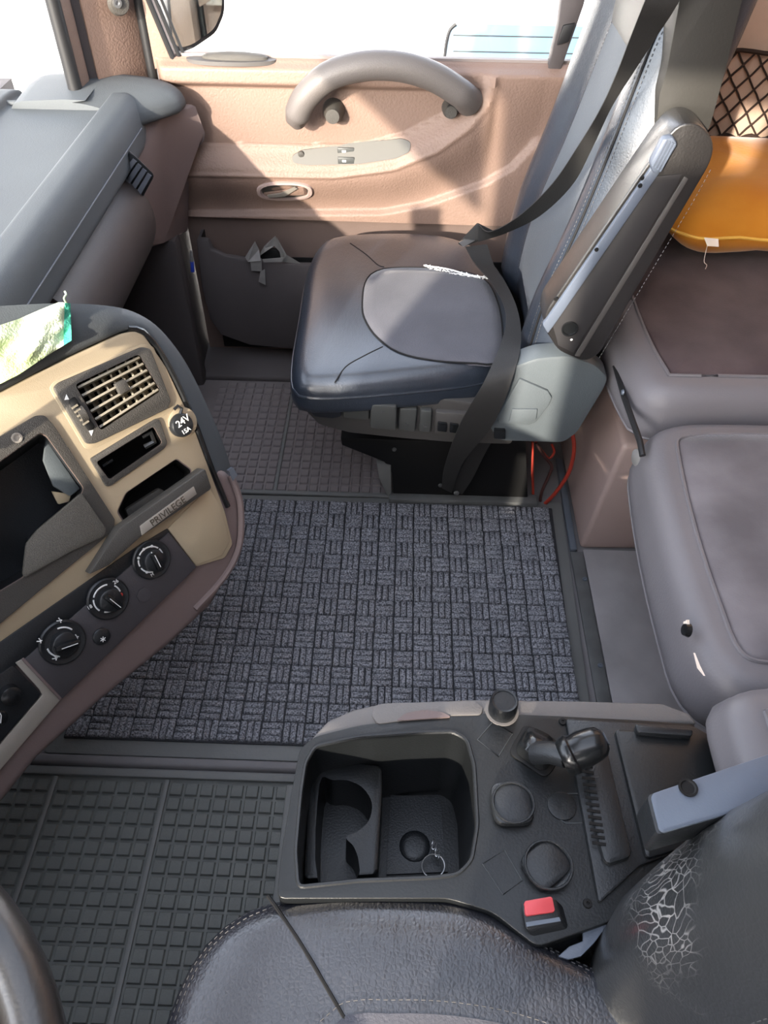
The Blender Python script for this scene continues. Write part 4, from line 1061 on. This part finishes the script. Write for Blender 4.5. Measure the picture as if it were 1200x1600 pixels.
obj('cloth_centre', drape(dp, dtop, .0022), 'seat_fabric', dc, ang=70)
stitches('stitching', [V((p.x, p.y, dtop(p.x, p.y) + .0012)) for p in inset(dp, -.008)] , 'thread', dc)
obj('seam', tube([V((p.x, p.y, dtop(p.x, p.y) - .0004)) for p in spl(pp([(418, 1398), (428, 1412), (470, 1476), (510, 1544), (545, 1604)], z=.44), 6)], .0018, 6), 'dark_thread', dc)
for d_ in (.0055, .0105):
    stitches('stitching', [V((p.x, p.y, .405 + (dtop(p.x, p.y) - .405) * math.sin(math.acos(1 - d_ / .028)) + .0009)) for p in inset(outd, d_)], 'thread', dc)
obj('seat_base', bx(-.12, .28, -.22, .17, .0, .31), 'deep_black', ds, bevel=.02)
dbk = Back((.272, -.018, .36), 11, .82, [(0, .50), (.1, .555), (.25, .57), (.45, .54), (.6, .49), (.8, .40)], base=.05, bol=.048, lo=.42, hi=.72)
db = obj('backrest', dbk.mesh(), 'leather_back', ds, ang=60)
stitches('stitching', [dbk.front(.47, h, .001) for h in [.06 + .6 * k / 40 for k in range(41)]], 'thread', db)
obj('back_insert', dbk.patch(lambda h: -.45, lambda h: .45, .07, .72, .004), 'seat_fabric', db, ang=60)
# driver armrest bar
aq = pp([(1010, 1242), (1205, 1176), (1320, 1136), (1320, 1224), (1205, 1254), (1026, 1306)], z=.632)
da_ = obj('armrest', prism(rnd(aq, .004, 2), (0, 0, -.036)), 'black_plastic', ds, bevel=.005)
obj('armrest_cover', prism(rnd([lerp(p, sum(aq, V()) / 6, .03) + V((0, 0, .0015)) for p in aq], .004, 2), (0, 0, -.004)), 'armrest_grey', da_, bevel=.0015)
hc_ = P(1075, 1231, z=.634)
obj('screw_hole', lathe(hc_, (0, 0, 1), [(.0065, 0), (.0075, 0), (.0075, .0012), (.006, .0012), (.005, .0002), (.001, .0002)], 20), 'deep_black', da_)
obj('arm_bracket', tube([V((.36, .27, .61)), V((.36, .20, .60))], .016, 12), 'black_plastic', ds)
# buckle
bk2 = root('belt_buckle', P(850, 1440, z=.42), 'black seat belt buckle with red release button beside the driver seat', 'buckle')
bq = pp([(814, 1412), (868, 1402), (878, 1440), (820, 1452)], z=.462)
cq = sum(bq, V()) / 4
dirb = (P(905, 1492, z=.40) - P(848, 1428, z=.462))
obj('buckle_body', loft([bq, [cq + (p - cq) * 1.05 + dirb * .25 for p in bq], [cq + (p - cq) * .85 + dirb for p in bq]]), 'black_plastic', bk2, bevel=.003)
obj('release_button', prism(rnd([cq + (lerp(p, cq, .16) - cq) + V((-.001, .0028, .003)) for p in pp([(816, 1412), (868, 1403), (874, 1432), (818, 1440)], z=.462)], .002, 2), (0, 0, -.006)), 'buckle_red', bk2, bevel=.001)
obj('buckle_slot', prism(pp([(822, 1441), (874, 1433), (876, 1439), (823, 1448)], z=.463), (0, 0, -.002)), 'metal_grey', bk2)
lv = root('seat_bracket', P(900, 1490, z=.40), 'curved blue grey steel bracket behind the red belt buckle', 'bracket')
obj('bracket_plate', prism(pp([(911, 1421), (932, 1410), (965, 1402), (965, 1442), (946, 1450), (928, 1474), (908, 1494), (888, 1499), (872, 1494), (890, 1478), (911, 1470)], z=.445), (0, 0, -.004)), 'armrest_grey', lv, bevel=.001)
obj('bracket_foot', bx(.200, .210, .182, .190, .30, .441), 'deep_black', lv)

# ================================================================== CENTRE CONSOLE
cc = root('centre_console', (.12, .33, 0), 'black plastic centre console with open bin beside the driver seat', 'console')
ZC = .452
body = pp([(468, 1170), (490, 1151), (560, 1133), (640, 1123), (760, 1114), (880, 1119), (1000, 1125), (1090, 1132)], z=ZC)
body += [V((.325, .405, ZC)), V((.325, .262, ZC)), V((.20, .215, ZC))] + pp([(840, 1480), (770, 1425), (700, 1404), (432, 1404), (440, 1330), (455, 1240)], z=ZC)
bd_ = obj('body', prism(rnd(body, .008, 3), (0, 0, -ZC + .001)), 'console_black', cc, bevel=.006, seg=3)
BIN = [(492, 1166), (560, 1151), (640, 1145), (708, 1143), (730, 1156), (741, 1196), (746, 1290), (737, 1344), (716, 1366), (680, 1371), (560, 1376), (466, 1386), (462, 1330), (470, 1240), (477, 1192)]
def zc(pts, z, r=.006): return rnd(pp(pts, z=z), r, 3)
b0 = zc(BIN, ZC); cb = sum(b0, V()) / len(b0)
cut(bd_, loft([[p + V((0, 0, .02)) for p in b0], b0, [V((lerp(cb.x, p.x, .93), lerp(cb.y, p.y, .93), ZC - .15)) for p in b0]]), 'console_black')
obj('bin_rim', tube(b0, .0022, 6, True), 'black_plastic', cc)
ci = [V((lerp(cb.x, p.x, 1), p.y, p.z)) for p in pp([(484, 1192), (530, 1188), (597, 1196), (598, 1235), (590, 1366), (474, 1374)], z=.392)]
cup = obj('cup_insert', prism(rnd(ci, .005, 2), (0, 0, -.085)), 'console_black', cc, bevel=.003)
WAVE = [(497, 1214), (520, 1207), (545, 1208), (568, 1220), (582, 1244), (577, 1272), (558, 1290), (541, 1298), (553, 1312), (561, 1336), (556, 1362), (494, 1366)]
wv = spl(pp(WAVE, z=.41), 4, True); wv2 = [V((p.x, p.y, .328)) for p in inset(wv, .003)]
cut(cup, loft([wv, wv2]), 'console_black')
obj('bin_mat', prism(pp([(610, 1242), (682, 1246), (690, 1262), (694, 1330), (700, 1362), (604, 1366)], z=.306), (0, 0, -.003)), 'black_plastic', cc)
obj('bin_lump', lathe(P(648, 1322, z=.306), (0, 0, 1), [(.018, 0), (.016, .002), (.010, .003), (.001, .003)], 20), 'black_plastic', cc)
# key ring
ky = root('key_ring', P(677, 1353, z=.312), 'small steel key ring with chain lying in the console bin', 'key ring')
kc = P(677, 1353, z=.318)
obj('ring', tube([kc + V((math.cos(t), math.sin(t), .15 * math.cos(t))) * .0125 for t in [6.28318 * k / 32 for k in range(32)]], .0009, 6, True), 'bare_steel', ky)
for k in range(5):
    p = P(lerp(686, 676, k / 4), lerp(1338, 1316, k / 4), z=.320)
    ax = V((1, 0, 0)) if k % 2 else V((0, 0, 1))
    obj('chain_link', tube([p + (V((.3, .9, 0)).normalized() * math.cos(t) * .0042 + ax * math.sin(t) * .0022) for t in [6.28318 * j / 14 for j in range(14)]], .0006, 5, True), 'bare_steel', ky)
# blanks
def blank(name, quad, dc_, r):
    f_ = obj(name, prism(rnd(pp(quad, z=ZC + .011), .012, 4), (0, 0, -.010)), 'black_plastic', cc, bevel=.0035)
    c = P(*dc_, z=ZC + .0112)
    obj('rim_ring', tube([c + V((math.cos(t) * r, math.sin(t) * r, .0005)) for t in [6.28318 * k / 32 for k in range(32)]], .0014, 6, True), 'black_plastic', f_)
    obj('dome', lathe(c, (0, 0, 1), [(r * 1.02, -.004), (r * 1.02, .0004)] + [(r * math.cos(t) * .98, -.006 * math.sin(t)) for t in [k * math.pi / 16 for k in range(0, 9)]], 28), 'black_plastic', f_)
blank('square_blank', [(764, 1222), (826, 1219), (838, 1286), (774, 1288)], (802, 1254), .0205)
blank('square_blank', [(858, 1303), (900, 1352), (850, 1398), (808, 1342)], (857, 1351), .0222)
rb_ = obj('round_blank', lathe(P(878, 1260, z=ZC), (0, 0, 1), [(.001, 0), (.0145, 0), (.0145, .0022), (.0128, .0026), (.001, .0016)], 26), 'console_black', cc)
def emb(pts, closed=False): obj('embossed_line', tube(pp(pts, z=ZC + .0002), .0007, 5, closed), 'emboss', cc)
emb([(746, 1156), (770, 1128), (801, 1146), (779, 1182)], True); emb([(754, 1350), (788, 1328), (816, 1376), (786, 1398)], True)
emb([(904, 1240), (880, 1240), (864, 1250)]); emb([(910, 1286), (884, 1286), (864, 1274)])
# gear lever
gv = root('gear_lever', P(835, 1172, z=ZC), 'short glossy black gear lever with knob on the centre console', 'gear lever')
obj('gate_bezel', prism(rnd(pp([(820, 1130), (872, 1156), (870, 1196), (852, 1216), (794, 1176)], z=ZC + .003), .008, 4), (0, 0, -.004)), 'deep_black', gv, bevel=.001)
gb = rnd(pp([(822, 1137), (866, 1158), (864, 1192), (848, 1208), (802, 1174)], z=ZC + .004), .010, 4); gc = sum(gb, V()) / len(gb)
gt = P(842, 1166, z=ZC + .03)
obj('boot', loft([gb, [p + V((0, 0, .012)) + (gc - p) * .12 for p in gb], [gt + (p - gc) * .62 + V((0, 0, -.004)) for p in gb], [gt + (p - gc) * .35 for p in gb]]), 'gloss_black', gv, ang=60)
a, b = P(838, 1176, z=ZC + .022), P(886, 1182, z=ZC + .046)
obj('lever_arm', tube([a, a.lerp(b, .5) + V((0, 0, .004)), b], [(.013, .011), (.012, .010), (.012, .010)], 14), 'black_plastic', gv)
k0_, k1_ = P(880, 1184, z=ZC + .040), P(934, 1160, z=ZC + .056)
ax = (k1_ - k0_)
kl = ax.length
kn = obj('knob', lathe(k0_, ax, [(.001, -.002), (.016, -.001), (.0200, .005), (.0200, .010), (.0175, .012), (.0175, .014), (.0185, .021), (.0170, .034), (.0150, .041), (.010, .0455), (.001, .047)], 30), 'gloss_black', gv)
tq = k0_ + ax.normalized() * .0462
nv_ = ax.normalized(); ru = nv_.cross(V((0, 0, 1))).normalized(); rv = ru.cross(nv_)
obj('knob_emblem', [tube([tq + nv_ * .0006 + (ru * math.cos(t) + rv * math.sin(t)) * r_ for t in [6.28318 * k / 24 for k in range(24)]], .0007, 5, True) for r_ in (.0062, .0030)], 'metal_grey', kn)
# rear module
obj('rear_module', prism(rnd(pp([(884, 1122), (1085, 1134), (1130, 1160), (1148, 1300), (1000, 1352), (936, 1412), (905, 1240)], z=ZC + .006), .004, 2), (0, 0, -.006)), 'black_plastic', cc, bevel=.002)
rg = obj('ridge', prism(rnd(pp([(906, 1136), (940, 1138), (950, 1170), (990, 1338), (946, 1352), (928, 1290)], z=ZC + .014), .006, 2), (0, 0, -.010)), 'black_plastic', cc, bevel=.004)
for k in range(13):
    t = k / 12; p = P(lerp(916, 936, t), lerp(1196, 1318, t), z=ZC + .0146)
    obj('ridge_slot', box(p, (.013, .0028, .0012), Matrix.Rotation(-.1, 3, 'Z')), 'deep_black', rg)
obj('rear_lid', prism(rnd(pp([(960, 1138), (1060, 1142), (1098, 1146), (1138, 1190), (1150, 1300), (1010, 1342)], z=ZC + .012), .005, 2), (0, 0, -.008)), 'console_black', cc, bevel=.003)
obj('lid_grip', prism(rnd(pp([(992, 1130), (1084, 1138), (1082, 1150), (996, 1144)], z=ZC + .020), .003, 2), (0, 0, -.010)), 'black_plastic', cc, bevel=.003)
for px, py in ((879, 1128), (918, 1412)):
    obj('console_screw', lathe(P(px, py, z=ZC + .0002), (0, 0, 1), [(.001, 0), (.0045, 0), (.004, .002), (.0015, .0022), (.001, .001)], 12), 'deep_black', cc)
# outer side panel
sd_ = pp([(478, 1162), (512, 1126), (552, 1108), (598, 1098), (740, 1092), (900, 1094), (1035, 1098), (1078, 1114), (1090, 1130), (880, 1126), (760, 1120), (640, 1128), (560, 1140), (495, 1158)], z=.450)
sdp = obj('side_panel', prism(sd_, (0, 0, -.43)), 'beige_side', cc, bevel=.006, seg=3)
ol = obj('side_lid', prism(rnd(pp([(584, 1102), (600, 1098), (742, 1094), (756, 1104), (752, 1117), (690, 1118), (590, 1131), (580, 1118)], z=.4535), .004, 3), (0, 0, -.005)), 'beige_side', cc, bevel=.0018)
obj('finger_recess', prism(rnd(pp([(618, 1126), (634, 1114), (662, 1109), (690, 1112), (706, 1120)], z=.4542), .004, 3), (0, 0, -.003)), 'dash_brown', ol)
pb_ = P(784, 1112, z=.450)
pbt = obj('push_knob', lathe(pb_, (0, 0, 1), [(.001, 0), (.0155, 0), (.0155, .022), (.0140, .025), (.0120, .0245), (.0118, .0235), (.001, .0235)], 26), 'black_plastic', cc)
obj('knob_collar', lathe(pb_, (0, 0, 1), [(.001, 0), (.019, 0), (.0185, .003), (.001, .003)], 26), 'beige_side', cc)

# ================================================================== BUNK
bb = root('bunk_bed', (.95, .95, 0), 'brown bunk bed frame under the grey velour cushions', 'bunk')
obj('bed_frame', bx(.60, 1.495, .10, 1.70, 0.001, .358), 'box_brown', bb, bevel=.01)
def bunk(label, ol_, zb, ze, tz, m, ins, name='bunk_cushion'):
    r = root(name, (.65, sum(p[1] for p in ol_) / len(ol_), zb), label, 'cushion')
    ou = resample(spl(rnd([V((x, y, 0)) for x, y in ol_], .085, 6), 1, True), 110, True)
    top = lambda x, y: tz + .010 * math.sin(min(1, max(0, (x - .36) / .5)) * math.pi) + .004 * noise.noise(V((x * 6, y * 6, tz)))
    obj('vinyl_cover', loft(pillow_rings(ou, zb, ze, .032, top, 8, .006)), 'vinyl_grey', r, ang=60)
    pin = inset(ou, ins)
    obj('velour_top', drape(pin, top, .003, 8), m, r, ang=70)
    obj('welt', tube([V((p.x, p.y, top(p.x, p.y) + .001)) for p in pin], .0028, 6, True), 'vinyl_grey', r)
    obj('lower_welt', tube([V((p.x, p.y, zb + .010)) for p in inset(ou, -.002)], .0028, 6, True), 'vinyl_grey', r)
    return r
bunk('brown velour bunk cushion with grey vinyl edge under the orange pillow', [(.386, .945), (.372, 1.0), (.362, 1.10), (.360, 1.25), (.365, 1.70), (1.1, 1.70), (1.1, .945)], .395, .45, .490, 'velour_brown', .050)
mid = bunk('grey velour bunk cushion with a torn button hole in its vinyl side', [(.376, .937), (.360, .80), (.352, .66), (.354, .445), (1.1, .444), (1.1, .937)], .362, .42, .462, 'velour_grey', .046)
bunk('narrow bunk cushion nearest the centre console', [(.338, .432), (.334, .36), (.338, .275), (1.1, .275), (1.1, .436)], .472, .505, .535, 'velour_grey', .036)
tb = P(1076, 985, x=.353)
obj('torn_button', lathe(tb, (-1, 0, .25), [(.001, 0), (.0085, 0), (.007, .006), (.001, .007)], 16), 'gloss_black', mid)
for k in range(7):
    d = V((-.002, random.uniform(-.012, .012), random.uniform(-.012, .014)))
    obj('foam_scrap', tube([tb + V((-.001, d.y * .5, d.z * .5)), tb + d], .0022, 5), 'white_tag', mid)
obj('foam_tear', prism([P(a, b, x=.350) for a, b in [(1086, 1020), (1094, 1040), (1102, 1056), (1092, 1044)]], (-.002, 0, 0)), 'white_tag', mid)
# storage box and bolt
bo = root('storage_box', (.47, 1.3, 0), 'brown plastic storage box between passenger seat and bunk', 'box')
bt_ = [V((.388, 1.062, .001)), V((.555, 1.066, .001)), V((.555, 1.066, .292)), V((.412, 1.062, .292))]
bxx = obj('box_body', loft([bt_, [p + V((0, .50, 0)) for p in bt_]]), 'box_brown', bo, bevel=.010, seg=3)
cut(bxx, bx(.440, .54, 1.125, 1.50, .20, .40), 'deep_black')
obj('box_rim', prism(rnd([V((.418, 1.125, .30)), V((.438, 1.125, .30)), V((.438, 1.54, .30)), V((.418, 1.54, .30))], .004, 2), (0, 0, .04)), 'box_brown', bo, bevel=.004)
obj('foot_screw', lathe(P(928, 863, y=1.061), (0, -1, 0), [(.001, 0), (.005, 0), (.004, .003), (.001, .003)], 10), 'bare_steel', bo)
hb = root('hinge_bolt', P(1000, 717, x=.372), 'round grey plastic bolt cap at the corner of the bunk cushion', 'bolt')
obj('cap', lathe(P(1000, 715, x=.374), (-1, -.2, .1), [(.001, 0), (.014, 0), (.0135, .007), (.010, .009), (.001, .0095)], 22), 'tape_grey', hb)
obj('pin', tube([P(1000, 715, x=.374), P(1000, 715, x=.374) + V((.022, .003, 0))], .006, 10), 'seal_black', hb)
lk = root('gas_strut', P(975, 650, x=.37), 'thin black strut running down beside the brown bunk cushion', 'strut')
obj('strut_rod', tube([P(958, 560, x=.368), P(975, 620, x=.364), P(1000, 690, x=.364), P(1004, 712, x=.366)], .005, 8), 'seal_black', lk)
obj('rivet', lathe(P(974, 613, x=.360), (-1, 0, 0), [(.001, 0), (.005, 0), (.004, .003), (.001, .003)], 10), 'metal_grey', lk)
# cables behind the seat
def cable(name, label, pts, r, m):
    path = spl([P(a, b, y=c) for a, b, c in pts], 7)
    tag(obj(name, tube(path, r, 8), m), label, 'cable', 'loose cables behind the passenger seat')
cable('cable', 'thick red cable looping down beside the brown storage box', [(893, 672, 1.20), (897, 700, 1.18), (890, 735, 1.17), (872, 765, 1.175), (850, 788, 1.19), (838, 790, 1.20)], .0042, 'cable_red')
cable('cable', 'red cable running straight down behind the seat pedestal', [(832, 690, 1.24), (832, 740, 1.22), (834, 792, 1.20)], .003, 'cable_red')
cable('cable', 'dark twisted cable between the two red cables', [(838, 692, 1.24), (850, 712, 1.23), (862, 728, 1.22), (858, 742, 1.215), (846, 770, 1.205), (844, 788, 1.20)], .0035, 'cable_dark')
cable('cable', 'pale pink cable hanging just behind the seat pedestal', [(836, 688, 1.245), (848, 706, 1.235), (858, 716, 1.23), (866, 706, 1.235), (862, 694, 1.24)], .0028, 'cable_red')
# pillow
pw = root('pillow', (.74, 1.53, .50), 'orange velvet pillow lying on the brown bunk cushion', 'pillow')
rings = []
for i in range(25):
    fi_ = -math.pi / 2 + math.pi * i / 24
    ring = []
    for j in range(56):
        t = 6.28318 * j / 56
        c, s = math.cos(t), math.sin(t); e = .42
        cx_ = math.copysign(abs(c) ** e, c); sx_ = math.copysign(abs(s) ** e, s)
        cf = abs(math.cos(fi_)) ** .55; sf = math.copysign(abs(math.sin(fi_)) ** 1.0, fi_)
        ear = 1 + .07 * (abs(c * s) * 2) ** 3
        x = .262 * cx_ * cf * ear; y = .195 * sx_ * cf * ear
        wr_ = .006 * noise.noise(V((x * 14, y * 14, sf)))
        ring.append(V((.742 + x, 1.512 + y - .02 * x, .560 + .058 * sf + wr_ + .012 * noise.noise(V((x * 7 + 3, y * 7, 2 + sf))) )))
    rings.append(ring)
obj('pillow_cover', loft(rings), 'orange_velvet', pw, ang=80)
obj('pillow_seam', tube([V((.742 + (p.x - .742) * 1.002, 1.512 + (p.y - 1.512) * 1.004, p.z)) for p in rings[12]], .003, 6, True), 'piping_gold', pw)
tg_ = rings[12][38] + V((0, -.002, -.002))
obj('care_tag', prism([tg_ + V((-.012, 0, .004)), tg_ + V((.012, -.004, .004)), tg_ + V((.014, -.012, -.006)), tg_ + V((-.006, -.010, -.006))], (0, 0, .001)), 'white_tag', pw)
obj('loose_thread', tube(spl([tg_ + V((-.006, -.010, -.004)), tg_ + V((-.006, -.018, -.03)), tg_ + V((-.002, -.026, -.034)), tg_ + V((-.008, -.04, -.034))], 5), .0006, 4), 'white_tag', pw)
# storage net on the side wall
ne = root('storage_net', (.85, 1.73, .57), 'black elastic storage net on the brown cab wall above the pillow', 'net')
NX0, NX1, NZ0, NZ1, NY = .615, 1.25, .590, .748, 1.728
ln_ = .037
def clipped(x, z, sx):
    """one diagonal cord clipped to the net rectangle"""
    a = V((x, NY, z)); hgt = (NZ1 - NZ0); b = V((x + sx * hgt * .82, NY, NZ1))
    pts = [a.lerp(b, k / 12) for k in range(13)]
    return [p for p in pts if NX0 <= p.x <= NX1]
for k in range(24):
    for sx in (1, -1):
        pts = clipped(NX0 - .13 + k * ln_, NZ0, sx)
        if len(pts) > 2:
            pts = [p + V((0, -.0015 if sx > 0 else .0015, .0012 * math.sin(i * 2.1 + k))) for i, p in enumerate(pts)]
            obj('cord', tube(pts, .0021, 6), 'net_cord', ne)
obj('edge_cord', tube([V((NX0 + (NX1 - NX0) * k / 30, NY - .003, NZ1 + .003 * math.sin(k * .9))) for k in range(31)], .0042, 8), 'net_cord', ne)
obj('edge_cord', tube([V((NX0 + (NX1 - NX0) * k / 60, NY - .004, NZ0 - .002 + .004 * math.sin(k * 1.3))) for k in range(61)], .0042, 8), 'net_cord', ne)
obj('edge_cord', tube([V((NX0 + (NX1 - NX0) * k / 60, NY - .005, NZ0 - .012 + .005 * math.sin(k * 1.1 + 2))) for k in range(61)], .0035, 8), 'net_cord', ne)
# steering wheel
st = root('steering_wheel', (-.375, -.02, .70), 'black steering wheel at the lower left edge', 'steering wheel')
sc_ = V((-.375, -.02, .72)); sn = V((.22, 0, .975)).normalized(); su = V((0, 1, 0)); sv = sn.cross(su)
R_ = .205
obj('rim', tube([sc_ + (su * math.cos(t) + sv * math.sin(t)) * R_ for t in [6.28318 * k / 64 for k in range(64)]], .0165, 14, True), 'leather_brown', st)
obj('hub', lathe(sc_ - sn * .05, sn, [(.001, 0), (.06, 0), (.075, .015), (.07, .03), (.04, .038), (.001, .04)], 28), 'grain_black', st)
for an in (20, 160, 250, 290):
    d = su * math.cos(math.radians(an)) + sv * math.sin(math.radians(an))
    obj('spoke', tube([sc_ - sn * .03 + d * .05, sc_ - sn * .015 + d * .12, sc_ + d * .2], [(.018, .008), (.014, .007), (.013, .008)], 10), 'grain_black', st)
obj('column', tube([sc_ - sn * .05, sc_ - sn * .35], .035, 16), 'black_plastic', st)
